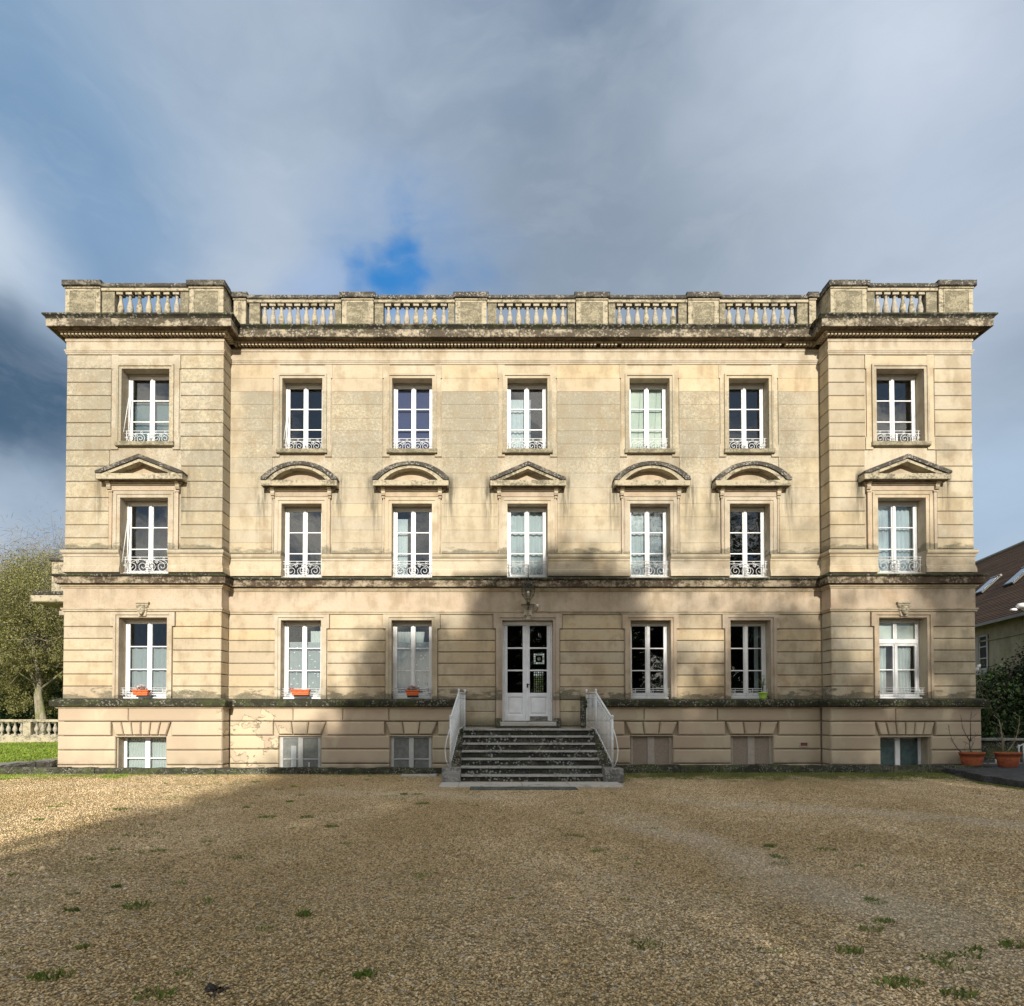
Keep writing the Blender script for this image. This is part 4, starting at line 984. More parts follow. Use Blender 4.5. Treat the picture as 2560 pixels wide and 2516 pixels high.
# top storey
f, a, b_, c, d, y = Wd(2, 0); cloth(a, b_, c, c+(d-c)*.66, y+.16, M['teal'], f, 3, .008, 'blind')
f, a, b_, c, d, y = Wd(2, 1)
f, a, b_, c, d, y = Wd(2, 2); MB().box(a, b_, y+.12, y+.13, c, d).build('blind', M['navy'], f)
f, a, b_, c, d, y = Wd(2, 3); cloth(a+.05, a+(b_-a)*.42, c, c+(d-c)*.84, y+.16, M['curtain'], f, 3, .02); cloth(a+(b_-a)*.52, a+(b_-a)*.62, c, c+(d-c)*.84, y+.16, M['sheer'], f, 2, .015)
f, a, b_, c, d, y = Wd(2, 4); cloth(a, b_, c, d, y+.13, M['cream'], f, 4, .008)
for k in range(2): x_ = a+(b_-a)*(.3+.45*k); MB().tube([(x_+.06, y+.115, d-.05), (x_-.03, y+.115, c+.1)], .004, 4).build('blind_cord', M['shutterframe'], f)
Wd(2, 5); Wd(2, 6)
# first floor
f, a, b_, c, d, y = Wd(1, 0, transom=False); 
f, a, b_, c, d, y = Wd(1, 1)
f, a, b_, c, d, y = Wd(1, 2); cloth(a+.06, a+(b_-a)*.33, c, c+(d-c)*.88, y+.15, M['curtain'], f, 4, .022)
f, a, b_, c, d, y = Wd(1, 3); cloth(a, b_, c, d, y+.15, M['curtain'], f, 6, .03)
f, a, b_, c, d, y = Wd(1, 4); cloth(a, a+(b_-a)*.6, c, d, y+.15, M['curtain'], f, 4, .03); cloth(a+(b_-a)*.6, b_, c, d, y+.19, M['sheer'], f, 4, .02)
f, a, b_, c, d, y = Wd(1, 5)
f, a, b_, c, d, y = Wd(1, 6); cloth(a, a+(b_-a)*.5, c, d, y+.15, M['curtain'], f, 4, .03); cloth(a+(b_-a)*.5, b_, c, d, y+.16, M['curtain'], f, 5, .03)
# ground floor
f, a, b_, c, d, y = Wd(0, 0, glass='glasslow', bot=.16); h_ = c+(d-c)*.665; cloth(a, b_, c, h_, y+.12, M['sheer'], f, 5, .03); MB().tube([(a, y+.12, h_), (b_, y+.12, h_)], .007, 5).build('curtain_rod', M['white'], f)
heart = MB()
def hearts(f, a, b_, c, d, y, n, seed):
    rr = random.Random(seed); mb = MB()
    for k in range(n):
        x_, z_ = rr.uniform(a+.1, b_-.1), rr.uniform(c+.08, d-.08); s_ = .024
        mb.prism([(x_, z_-s_), (x_+s_, z_+s_*.3), (x_+s_*.5, z_+s_), (x_, z_+s_*.5), (x_-s_*.5, z_+s_), (x_-s_, z_+s_*.3)], y-.004, y)
    mb.build('heart_pattern', M['dot'], f)
for i in (1, 2):
    f, a, b_, c, d, y = Wd(0, i, glass='glasslow', bot=.16); h_ = c+(d-c)*.76
    cf = cloth(a, b_, c, h_, y+.12, M['sheer'], f, 8, .012, 'cafe_curtain'); hearts(f, a, b_, c, h_, y+.1, 26, i)
    MB().tube([(a, y+.12, h_), (b_, y+.12, h_)], .006, 5).build('curtain_rod', M['white'], f)
    if i == 1: cloth(a+(b_-a)*.62, b_-.02, c+(d-c)*.35, d-.18, y+.2, M['curtain'], f, 5, .02, 'curtain', .35)
    else:
        cloth(a+.03, a+(b_-a)*.42, c+(d-c)*.3, d-.2, y+.2, M['curtain'], f, 5, .02, 'curtain', .2); cloth(a+(b_-a)*.55, a+(b_-a)*.8, c+(d-c)*.5, d-.2, y+.2, M['curtain'], f, 4, .02, 'curtain', .4)
Wd(0, 4, glass='glasslow', bot=.16); f, a, b_, c, d, y = Wd(0, 5, glass='glasslow', bot=.16); cloth(a+(b_-a)*.80, a+(b_-a)*.92, c, d, y+.2, M['sheer'], f, 2, .02)
f, a, b_, c, d, y = Wd(0, 6, glass='glasslow', rows=2, transom=True, bot=.12)
MB().box(a, b_, y+.09, y+.10, d+.1, openings[(0, 6)][3]).build('roller_blind', M['blind'], f)
cloth(a+.03, a+(b_-a)*.36, c, d-.03, y+.15, M['curtain'], f, 4, .03); cloth(a+(b_-a)*.55, b_-.1, c, d-.03, y+.15, M['curtain'], f, 5, .03)
# dark roller-blind boxes above the lower windows
for i in (0, 1, 2, 4, 5, 6):
    x0, x1, z0, z1 = openings[(0, i)]; y = (YP if isP(i) else 0)+.22; MB().cbox(x0+.002, x1-.002, y, y+.10, z1-.06, z1-.004, .01).build('shutter_box', M['shutterframe'], man)
for i in range(7):
    for st in (1, 2):
        x0, x1, z0, z1 = openings[(st, i)]; y = (YP if isP(i) else 0)+.27; MB().cbox(x0+.002, x1-.002, y, y+.05, z1-.045, z1-.004, .01).build('lintel_board', M['shutterframe'], man)
# basement windows
def bwin(i, kind):
    x0, x1, z0, z1 = openings[(-1, i)]; y = (YP if isP(i) else 0)+(.30 if isP(i) else .02); z0 = -.55
    if kind == 'board':
        mb = MB(); y -= .0
        mc = (x0+x1)/2
        for xa, xb in ((x0, x0+.06), (x1-.06, x1), (mc-.10, mc+.10)): mb.cbox(xa, xb, y, y+.06, z0, z1-.01, .006)
        mb.cbox(x0+.06, x1-.06, y, y+.06, z1-.06, z1-.01, .006) if False else None
        f = mb.build('basement_shutter', M['shutterframe'], man)
        for xa, xb in ((x0+.06, mc-.10), (mc+.10, x1-.06)): MB().box(xa, xb, y+.022, y+.05, z0, z1-.012).build('shutter_panel', M['shutter'], f)
        return
    mc = (x0+x1)/2; mb = MB(); fr = .08
    mb.cbox(x0, x0+fr, y, y+.07, z0, z1-.01, .006); mb.cbox(x1-fr, x1, y, y+.07, z0, z1-.01, .006); mb.cbox(x0+fr, x1-fr, y, y+.07, z1-.05, z1-.01, .006)
    mb.cbox(mc-.07, mc+.07, y-.01, y+.07, z0, z1-.05, .008)
    zb_ = {0: z1-.62, 1: z1-.66, 2: z1-.66}.get(i, z0+.02)
    mb.cbox(x0+fr, mc-.07, y+.01, y+.06, zb_-.018, zb_+.018, .005); mb.cbox(mc+.07, x1-fr, y+.01, y+.06, zb_-.018, zb_+.018, .005)
    f = mb.build('basement_window', M['greypaint'] if kind == 'frost' else M['white'], man)
    gm = {'frost': 'frost', 'film': 'film', 'clear': 'glasslow'}[kind]
    for xa, xb in ((x0+fr, mc-.07), (mc+.07, x1-fr)):
        MB().box(xa, xb, y+.03, y+.036, zb_+.018, z1-.05).build('pane', M[gm], f); MB().box(xa, xb, y+.03, y+.036, z0, zb_-.018).build('pane', M[gm], f)
    if kind == 'clear':
        cloth(x0+fr, mc-.07, z0, z1-.06, y+.1, M['curtain'], f, 7, .025); cloth(mc+.07, x1-fr, z0, z1-.06, y+.1, M['curtain'], f, 7, .025)
    if i == 1:
        cloth(x0+.30, x0+.44, z0, z1-.28, y+.026, M['sheer'], f, 3, .004); MB().tube([(mc+.25, y-.02, z0), (mc+.25, y-.02, z1-.75)], .012, 6).build('pipe', M['white'], f)
bwin(0, 'clear'); bwin(1, 'frost'); bwin(2, 'frost'); bwin(4, 'board'); bwin(5, 'board'); bwin(6, 'film')
# back of basement openings are closed off
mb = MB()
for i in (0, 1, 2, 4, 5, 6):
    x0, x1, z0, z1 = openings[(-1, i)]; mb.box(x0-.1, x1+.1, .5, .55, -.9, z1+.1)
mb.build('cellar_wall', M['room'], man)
# vent grille in the basement wall
vx, vz = xc(2006, 1861), zc(1861)
mb = MB(); frame_ring(mb, vx-.1, vx+.1, vz-.045, vz+.045, .03, -BP-.02, -BP+.04); vg = mb.build('vent_grille', M['apron'], man)
MB().box(vx-.1, vx+.1, -BP-.006, -BP+.03, vz-.045, vz+.045).build('vent_opening', M['terra'], vg)
mb = MB()
for k in range(5): mb.box(vx-.08+k*.036, vx-.068+k*.036, -BP-.014, -BP-.007, vz-.04, vz+.04)
mb.build('vent_bars', M['blackplastic'], vg)

# --- window guards (scrolled white iron)
def guard_mesh(Wd_, H, name):
    mb = MB(); r = .0085
    for z_ in (0.02, H-.075, H): mb.tube([(-Wd_/2, 0, z_), (Wd_/2, 0, z_)], .010, 5, smooth=False)
    for x_ in (-Wd_/2+.05, Wd_/2-.05): mb.tube([(x_, 0, 0), (x_, 0, H)], .011, 5)
    iw = Wd_/2-.06; hh = H-.095
    for sx in (-1, 1):
        R0 = min(hh/2*.98, iw/3.1)
        for c_, dirn in ((iw-R0, 1), (iw-R0*2.75, -1)):
            cx_ = sx*c_; mb.tube(scroll(cx_, .02+R0, R0, R0*.16, 1.75, pi/2, 0, 30, sgn=-sx*dirn), [r]*24+[r*1.3]*7, 4)
        mb.tube(scroll(sx*(iw-R0*1.95), H-.075-.055, .048, .012, 1.4, -pi/2, 0, 18, sgn=sx), r*.9, 4)
        mb.tube([(sx*(iw-R0*1.9), 0, H-.075), (sx*(iw-R0*1.3), 0, H-.12), (sx*(iw-R0*.4), 0, H-.19)], r, 4)
        for q in (.33, .78): mb.tube([(sx*iw*q+.026*cos(t), 0, H-.038+.026*sin(t)) for t in [2*pi*k/10 for k in range(11)]], .006, 4)
        mb.tube([(sx*(Wd_/2-.02)+.018*cos(t), 0, H*.5+.018*sin(t)) for t in [2*pi*k/8 for k in range(9)]], .006, 4)
    for k in range(5): mb.lathe([(.001, 0), (.034, .01), (.04, .03), (.02, .055), (.001, .06)], (0, 0, .03+k*(H-.11)/5), 7, sy=.35)
    me = mb.mesh(name); me.materials.append(M['iron']); return me
def low_guard_mesh(Wd_, H, name):
    mb = MB()
    for z_ in (.03, .085, H-.055, H): mb.tube([(-Wd_/2, 0, z_), (Wd_/2, 0, z_)], .009, 5)
    for x_ in (-Wd_/2+.06, -Wd_/2+.16, Wd_/2-.16, Wd_/2-.06, -.09, .09): mb.tube([(x_, 0, 0), (x_, 0, H)], .008, 4)
    for x_ in (-Wd_/2+.11, 0, Wd_/2-.11):
        for rr in (.05, .026): mb.tube([(x_+rr*cos(t), 0, H*.48+rr*sin(t)) for t in [2*pi*k/12 for k in range(13)]], .007, 4)
    me = mb.mesh(name); me.materials.append(M['iron']); return me
G = {}
for i in range(7):
    for st, H in ((2, .375), (1, .46)):
        x0, x1, z0, z1 = openings[(st, i)]; w_ = x1-x0-.01; y = (YP if isP(i) else 0)+.16; key = (isP(i), st)
        if key not in G: G[key] = guard_mesh(w_, H, 'window_guard')
        inst('window_guard', G[key], man, (CX[i], y, (z0 if st == 2 else zc(1441))+.005))
    if i != 3:
        x0, x1, z0, z1 = openings[(0, i)]; w_ = x1-x0+.02; key = (isP(i), 0)
        if key not in G: G[key] = low_guard_mesh(x1-x0-.01, .22, 'window_guard_low')
        inst('window_guard', G[key], man, (CX[i], (YP if isP(i) else 0)+.10, zc(1741)))
        MB().cbox(x0+.01, x1-.01, (YP if isP(i) else 0)+.2, (YP if isP(i) else 0)+.33, z0+.002, z0+.075, .008).build('wood_sill', M['white'], man)
# leaning white stay rods in three windows
for (st, i, hgt) in ((2, 0, 1.1), (1, 0, 1.25), (2, 1, .9)):
    x0, x1, z0, z1 = openings[(st, i)]; y = YP if isP(i) else 0; z0 = z0 if st == 2 else zc(1441)
    MB().tube([(x0+.03, y+.05, z0+.3), (x0+.09, y+.2, z0+.3+hgt)], .011, 6).build('shutter_stay', M['iron'], man)

# --- front door
x0, x1, z0, z1 = openings[(0, 3)]; z0 = zc(1804); y = .22
door = MB(); fr = .05
door.cbox(x0, x0+fr, y, y+.1, z0, z1-.11, .008); door.cbox(x1-fr, x1, y, y+.1, z0, z1-.11, .008); door.cbox(x0, x1, y-.02, y+.1, z1-.11, z1-.008, .01)
D = door.build('front_door', M['doorwhite'], man)
mc = (x0+x1)/2-.01; zt = z1-.112
for s_, (xa, xb) in enumerate(((x0+fr, mc), (mc, x1-fr))):
    lf = MB(); stl = .105; yf, yb = y+.02, y+.075
    zrail = zc(1732); zmid = zc(1741)
    lf.cbox(xa+.002, xa+(stl if s_ == 0 else .085), yf, yb, z0+.01, zt, .008); lf.cbox(xb-(.12 if s_ == 0 else stl), xb-.002, yf, yb, z0+.01, zt, .008)
    ia, ib = xa+(stl if s_ == 0 else .085), xb-(.12 if s_ == 0 else stl)
    lf.cbox(ia, ib, yf, yb, zt-.012, zt, .004); lf.cbox(ia, ib, yf, yb, zc(1742), zrail, .008); lf.cbox(ia, ib, yf, yb, z0+.01, zc(1788), .008)
    zr = [zrail+(zt-.012-zrail)*k/3 for k in range(4)]
    for q in zr[1:3]: lf.cbox(ia, ib, yf+.005, yb-.01, q-.022, q+.022, .008)
    leaf = lf.build('door_leaf', M['doorwhite'], D)
    for k in range(3): MB().box(ia, ib, yf+.025, yf+.031, zr[k]+(.022 if k else 0), zr[k+1]-(.022 if k < 2 else 0)).build('pane', M['glasslow'], D)
    MB().cbox(ia+.035, ib-.035, yf+.012, yf+.045, zc(1787)+.035, zc(1742)-.035, .02).build('door_panel', M['doorwhite'], D)
    MB().box(ia, ib, yf+.03, yf+.05, zc(1788), zc(1742)).build('door_panel_ground', M['doorwhite'], D)
    if s_: MB().cbox(ia+.0, ib+.02, yf-.008, yf, z0+.02, zc(1791), .004).build('kick_plate', M['coping'], D)
MB().cbox(mc-.03, mc+.03, y-.005, y+.03, z0+.01, zt, .01).build('door_cover_strip', M['doorwhite'], D)
hx, hz = mc+.015, zc(1711)
mb = MB(); mb.cbox(hx-.022, hx+.022, y-.02, y+.0, hz-.09, hz+.03, .004); mb.tube([(hx, y-.03, hz), (hx+.09, y-.045, hz), (hx+.11, y-.04, hz)], .010, 6); mb.build('door_handle', M['black'], D)
MB().cbox(x0-.06, x1+.08, -.12, .3, zc(1816), zc(1805), .02).build('door_sill', M['apron'], man)
# leaded glass window at the far side of the hall, seen through the door
def emis(name, col, s_):
    m = bpy.data.materials.new(name); m.use_nodes = True; nb = NB(m.node_tree); nb.n.clear(); out = nb.new('ShaderNodeOutputMaterial'); e = nb.new('ShaderNodeEmission')
    pos = nb.new('ShaderNodeNewGeometry').outputs['Position']; oi = nb.new('ShaderNodeObjectInfo').outputs['Random']
    nb.put(e.inputs[0], nb.mix(nb.ss(nb.noise(pos, 4, 3), .35, .65), col, tuple(k*.45 for k in col))); nb.put(e.inputs[1], nb.lin(oi, 0, 1, s_*.5, s_*1.3)); nb.l.new(e.outputs[0], out.inputs[0]); return m
M['litglass'] = emis('daylit leaded glass', (.62, .66, .60), .55); M['litgreen'] = emis('daylit green leaded glass', (.22, .26, .12), .35)
lw = MB(); yl = 4.2; lx, lz1 = .0, 0
def at4(px, py): return xx(px, py, 18+yl), zz(py, 18+yl)
(ax, az), (bx, bz) = at4(1334, 1661), at4(1361, 1634)
nx = nz = 5; fs_ = MB()
fs_.box(ax-.03, bx+.03, yl+.012, yl+.03, az-.03, bz+.03); LG = fs_.build('leaded_window', M['lead'], man)
for k in range(nx):
    for j in range(nz):
        if 1 <= k <= 3 and 1 <= j <= 3: continue
        w_, h_ = (bx-ax)/nx, (bz-az)/nz; MB().box(ax+k*w_+.008, ax+(k+1)*w_-.008, yl, yl+.01, az+j*h_+.008, az+(j+1)*h_-.008).build('leaded_pane', M['litglass'], LG)
cxm, czm = (ax+bx)/2, (az+bz)/2
MB().prism([(cxm+.062*cos(t), czm+.062*sin(t)) for t in [2*pi*k/16 for k in range(16)]], yl-.004, yl+.004).build('roundel', emis('roundel glass', (.5, .46, .36), .5), LG)
(ax, az), (bx, bz) = at4(1334, 1731), at4(1359, 1673)
fs_ = MB(); fs_.box(ax-.03, bx+.03, yl+.012, yl+.03, az-.03, bz+.03); LG = fs_.build('leaded_window', M['lead'], man)
for k in range(5):
    for j in range(10):
        w_, h_ = (bx-ax)/5, (bz-az)/10; MB().box(ax+k*w_+.013, ax+(k+1)*w_-.013, yl, yl+.01, az+j*h_+.012, az+(j+1)*h_-.012).build('leaded_pane', M['litglass'] if j > 6 else M['litgreen'], LG)
# far left: lower terrace wing at the side of the mansion
wx = -14.95; wy0, wy1 = 4.0, 12.0
Zw = lambda py, o=0: zz(py, 22-o)
wg = MB(); wg.box(wx, XL, wy0, wy1, -.9, Zw(1540)); wg.build('side_wing_wall', M['render'], man)
MB().cbox(wx-.12, XL, wy0-.12, wy1, Zw(1540)+.002, Zw(1512), .02).build('side_wing_architrave', M['render'], man)
MB().cbox(wx-.70, XL, wy0-.70, wy1, Zw(1505, .7), Zw(1488, .7), .03).build('side_wing_cornice', M['parapet'], man)
MB().cbox(wx-.66, XL, wy0-.66, wy1, Zw(1488, .7)+.002, Zw(1482, .6)+.05, .03).build('side_wing_cornice_top', M['crown'], man)
MB().cbox(wx-.30, XL, wy0-.25, wy0+.2, Zw(1480, .5), Zw(1408), .02).build('side_wing_parapet', M['parapet'], man)
MB().cbox(wx-.36, XL, wy0-.32, wy0+.27, Zw(1408)+.002, Zw(1400), .02).build('side_wing_coping', M['cap'], man)
#PART3
# ------------------------------------------------------------------ ground
def tagS(o): o['kind'] = 'structure'; return o
GZ = -.05
def ground_sheet():
    # gravel yard: gently rising to the kerb, large enough to reach the trees behind the camera
    xs = [-400, -120, -60, -40, -30, -24]+[k*1.0 for k in range(-20, 21)]+[24, 30, 40, 60, 120, 400]
    ys = [-400, -120, -60, -40, -30]+[-24+k*1.0 for k in range(0, 21)]+[-3, -2.2, -1.6, -1.0]
    V = []; Fq = []
    for y in ys:
        for x in xs: V.append((x, y, GZ+max(0, (y+3.2)/2.2)*(.05 if x < 0 else .05+.03*min(1, x/6)) + .008*sin(x*1.3)*sin(y*.9)*(abs(x) < 20)))
    n = len(xs)
    for j in range(len(ys)-1):
        for i in range(n-1): a = j*n+i; Fq.append((a, a+1, a+n+1, a+n))
    return tagS(MB().add(V, Fq, True).build('gravel_yard', M['gravel']))
ground_sheet()
def gz(x, y): return GZ+max(0, (y+3.2)/2.2)*(.05 if x < 0 else .05+.03*min(1, x/6))
tagS(MB().add([(-400, -1.0, -.03), (-14.75, -1.0, -.03), (-14.75, 900, -.03), (-400, 900, -.03)], [(0, 1, 2, 3)]).build('lawn', M['lawn']))
tagS(MB().add([(14, -.9, -.06), (400, -.9, -.06), (400, 900, -.06), (14, 900, -.06)], [(0, 1, 2, 3)]).build('side_ground', M['gravel']))
tagS(MB().add([(-14.8, 12, -.04), (14, 12, -.04), (14, 900, -.04), (-14.8, 900, -.04)], [(0, 1, 2, 3)]).build('rear_lawn', M['lawn']))
# light well that runs along the front and left side
mb = MB(); mb.add([(-14.75, -.85, -.9), (14, -.85, -.9), (14, 12.1, -.9), (-14.75, 12.1, -.9)], [(0, 1, 2, 3)])
mb.add([(-14.75, -1.0, -.9), (-14.75, 12.1, -.9), (-14.75, 12.1, -.03), (-14.75, -1.0, -.03)], [(0, 1, 2, 3)]); mb.add([(-14.75, 12.05, -.9), (14, 12.05, -.9), (14, 12.05, -.03), (-14.75, 12.05, -.03)], [(0, 1, 2, 3)])
mb.add([(-14.75, -.86, -.9), (14, -.86, -.9), (14, -.86, -.04), (-14.75, -.86, -.04)], [(0, 1, 2, 3)])
tagS(mb.build('light_well', M['pit']))
# kerb of rough stones along the front of the light well
kerb = bpy.data.objects.new('kerb', None); COL.objects.link(kerb); kerb['kind'] = 'structure'; kerb['label'] = 'row of dark mossy kerb stones along the foot of the facade'
def rough_box(mb, x0, x1, y0, y1, z0, z1, j=.015, n=None, seed=None):
    rr = random.Random(seed) if seed is not None else random
    n = n or max(1, int((x1-x0)/.22)); k0 = len(mb.v); xs = [x0+(x1-x0)*k/n for k in range(n+1)]
    vs = []
    for x in xs:
        a, b_, c = rr.uniform(-j, j), rr.uniform(-j, j), rr.uniform(-j, j)
        vs += [(x, y0+a, z0), (x, y0+a*.6+.008, (z0*.3+z1*.7)), (x, y0+.03+b_, z1+c*.8), (x, y1-.02, z1+c*.8), (x, y1, z0)]
    fs = []
    for k in range(n):
        for e in range(5): fs.append((k*5+e, k*5+(e+1) % 5, k*5+5+(e+1) % 5, k*5+5+e))
    fs += [tuple(range(5)), tuple(range(n*5, n*5+5))[::-1]]
    mb.add(vs, fs); return mb
x = -19.0
while x < 12.9:
    w = random.uniform(.7, 1.5)
    if not (-1.0 < x+w/2 < 2.9):
        right = x > 2.8; zt = (.17 if x < -11 else .155) if not right else .235
        x1_ = x+w-.012
        if x < -1.1 < x1_: x1_ = -1.1
        rough_box(MB(), x, x1_, -1.10+(0 if not right else -.02), -.86, -.12, zt+random.uniform(-.012, .012), .018).build('kerb_stone', M['kerb'], kerb, fix=True)
    x += w
# a flat slab lying on the gravel left of the stairs
tag(rough_box(MB(), xx(1003, 1940, 16.4), xx(1092, 1940, 16.4), -1.68, -1.40, gz(-2, -1.5)-.01, gz(-2, -1.5)+.045, .015).build('loose_slab', M['apron'], fix=True), 'flat weathered stone slab lying on the gravel just left of the entrance stairs', 'stone slab')
# broken coping slabs of the side light well
cop = bpy.data.objects.new('light_well_coping', None); COL.objects.link(cop); cop['kind'] = 'structure'
ycur = .15
for k in range(8):
    L = random.uniform(1.3, 2.0); mb = MB(); rough_box(mb, 0, L-.05, -.02, .50, -.13, .07, .02, seed=k)
    o = mb.build('coping_slab', M['coping'], cop, fix=True); o.rotation_euler = (random.uniform(-.02, .02), random.uniform(-.015, .015), pi/2+random.uniform(-.02, .02)); o.location = (-14.42+random.uniform(-.03, .03), ycur, .02)
    ycur += L
# asphalt drive on the right, a step above the gravel
ap = [(12.15, -1.12), (11.95, -1.9), (11.75, -3.0), (11.72, -4.2), (12.6, -6.2), (15, -8.5), (30, -14), (60, -14), (60, 1.6), (11.9, 1.6), (11.9, -.82), (12.1, -.82)]
za = .17; 
ap2 = []; ra = random.Random(9)
for (xa, ya_), (xb, yb_) in zip(ap, ap[1:]+ap[:1]):
    m_ = 6 if ya_ > -9 and yb_ < -1 and xa < 16 else 1
    for q in range(m_): t = q/m_; ap2.append((xa+(xb-xa)*t+(ra.uniform(-.07, .07) if m_ > 1 else 0), ya_+(yb_-ya_)*t+(ra.uniform(-.06, .06) if m_ > 1 else 0)))
ap = ap2; n = len(ap)
ph = [.10, .105, .10, .085, .06, .05, .05, .1, za, za, za, .15]
vs = [(x, y, za if y > -1.3 else za-.05*min(1, (-1.3-y)/3)) for x, y in ap]+[(x, y, -.3) for x, y in ap]
tagS(MB().add(vs, [tuple(range(n))]+[(i, i+n, (i+1) % n+n, (i+1) % n) for i in range(n)]).build('asphalt_drive', M['asphalt'], fix=True))

# ------------------------------------------------------------------ entrance stairs
ST = thing('entrance_stairs', 'wide flight of dark lichened stone steps rising to the white front door', 'stairs', (0.98, -.1, 0))
sx0, sx1 = -.76, 2.74; cxs = .98
def loc(o): o.location = (o.location[0]-.98, o.location[1]+.1, o.location[2]); return o
hts = [1.2-.18*k for k in range(7)]; fy = [-.80-.306*k for k in range(7)]
for k in range(7):
    z1 = hts[k]; y0 = fy[k]; y1 = (fy[k-1]+.02) if k else -.0
    cuts = [sx0]+sorted(random.uniform(sx0+.6, sx1-.6) for _ in range(2 if k % 2 else 1))+[sx1]
    if k == 6: cuts = [sx0-.06, sx0+1.3, sx1+.06]
    for a, b_ in zip(cuts, cuts[1:]):
        th = .18
        mb = MB(); rough_box(mb, a+.002, b_-.004, y0, y1, z1-th-.0, z1-.045 if False else z1-.042, .006); loc(mb.build('riser_stone', M['step'], ST, fix=True))
        mb = MB(); rough_box(mb, a+.002, b_-.004, y0-.028, y1+.0, z1-.041, z1, .004); loc(mb.build('tread', M['tread'], ST, fix=True))
loc(MB().box(sx0+.02, sx1-.02, -2.55, -.02, -.2, .1).build('stair_core', M['cheek'], ST))
for k in range(1, 6): loc(MB().box(sx0+.03, sx1-.03, fy[k]+.05, -.03, hts[k]-.2, hts[k]-.05).build('stair_core', M['cheek'], ST)) if k in (1, 3, 5) else None
# stepped rubble cheeks and foot blocks
for sgn, xe in ((-1, sx0), (1, sx1)):
    for k in range(7):
        xa, xb = sorted((xe+sgn*.003, xe+sgn*(.22+.012*k))); y1 = 0-.03 if k == 0 else fy[k-1]+.1
        mb = MB(); rough_box(mb, xa, xb, fy[k]+.02, y1, -.05, hts[k]-.01, .012, n=2); loc(mb.build('cheek_stone', M['cheek'], ST, fix=True))
    xa, xb = sorted((xe+sgn*-.02, xe+sgn*.42)); mb = MB(); rough_box(mb, xa, xb, -2.95, -2.50, GZ-.03, .30, .018, n=3); loc(mb.build('foot_block', M['coping'], ST, fix=True))
# paving slabs in front
apr = bpy.data.objects.new('entrance_paving', None); COL.objects.link(apr); apr['kind'] = 'structure'; apr['label'] = 'strip of pale paving slabs in front of the stairs'
cuts = [xx(u/3.725+1080, 1950, 14.6) for u in (75, 250, 540, 838, 1085, 1270, 1760)]
for a, b_ in zip(cuts, cuts[1:]):
    rough_box(MB(), a+.006, b_-.008, -3.72, -2.93, GZ-.1, GZ+.035+random.uniform(-.004, .006), .006).build('paving_slab', M['apron'], apr, fix=True)
mt = MB(); mx0, mx1 = xx(1175, 1975, 13.9), xx(1442, 1975, 13.9)
rough_box(mt, mx0, mx1, -4.30, -3.76, GZ-.02, GZ+.02, .004); DM = mt.build('doormat', M['mat'], fix=True); tag(DM, 'long dark rubber mat lying on the gravel in front of the pale paving slabs', 'doormat')

# ------------------------------------------------------------------ railings
def railing(sg, label):
    c_ = .98; X = lambda a: c_+sg*a
    foot, bend, wall_ = (X(1.97), -2.68), (X(1.86), -.92), (X(1.73), -.10)
    zf0, zf1, zb0_, zb1, zw0 = .30, 1.49, 1.08, 2.20, 1.42
    o = thing('stair_railing', label, 'railing', (foot[0], foot[1], zf0), 0, 'white iron railings of the entrance stairs')
    off = Vector((-foot[0], -foot[1], -zf0)); T = lambda p: tuple(Vector(p)+off)
    mb = MB()
    for (p, a, b_, rr) in ((foot, zf0, zf1, .022), (bend, zb0_, zb1, .02), (wall_, zb0_, zb1+.02, .018)):
        mb.tube([T((p[0], p[1], a)), T((p[0], p[1], b_))], rr, 8)
        pr = [(.001, 0), (.022, .005), (.026, .02), (.018, .035), (.034, .06), (.034, .075), (.015, .10), (.001, .105)]; q = T((p[0], p[1], b_-.01)); mb.lathe(pr, q, 8)
    mb.build('post', M['railiron'], o)
    mb = MB(); mb.tube([T((foot[0], foot[1], zf1-.01)), T((bend[0], bend[1], zb1-.01)), T((wall_[0], wall_[1], zb1-.01))], .024, 8); mb.build('handrail', M['railiron'], o)
    lw_ = MB(); lw_.tube([T((foot[0], foot[1], zf0+.10)), T((bend[0], bend[1], zb0_+.10)), T((wall_[0], wall_[1], zb0_+.22))], .012, 6)
    lw_.tube([T((foot[0], foot[1], zf1-.13)), T((bend[0], bend[1], zb1-.15)), T((wall_[0], wall_[1], zb1-.15))], .010, 6); lw_.build('lower_rail', M['railiron'], o)
    n = 13
    for k in range(1, n):
        t = k/n; x = foot[0]+(bend[0]-foot[0])*t; y = foot[1]+(bend[1]-foot[1])*t; a = zf0+(zb0_-zf0)*t; b_ = zf1+(zb1-zf1)*t
        mb = MB(); mb.tube([T((x, y, a+.03)), T((x, y, b_))], .010, 5); mb.lathe([(.001, 0), (.018, .012), (.001, .03)], T((x, y, b_-.15)), 6); mb.lathe([(.001, 0), (.018, .012), (.001, .03)], T((x, y, a+.09)), 6); mb.build('baluster_rod', M['railiron'], o)
    for k in range(1, 7):
        t = k/7; x = bend[0]+(wall_[0]-bend[0])*t; y = bend[1]+(wall_[1]-bend[1])*t; mb = MB(); mb.tube([T((x, y, zb0_+.1+.12*t)), T((x, y, zb1))], .010, 5); mb.build('baluster_rod', M['railiron'], o)
    # scrolled stay at the foot
    mb = MB(); mb.tube([T((foot[0]+sg*.02, foot[1], zf1-.25)), T((foot[0]+sg*.09, foot[1]+.0, zf1-.5)), T((foot[0]+sg*.13, foot[1], zf0+.45)), T((foot[0]+sg*.11, foot[1], zf0+.2)), T((foot[0]+sg*.03, foot[1], zf0+.02))], .013, 6); mb.build('foot_stay', M['railiron'], o)
    return o
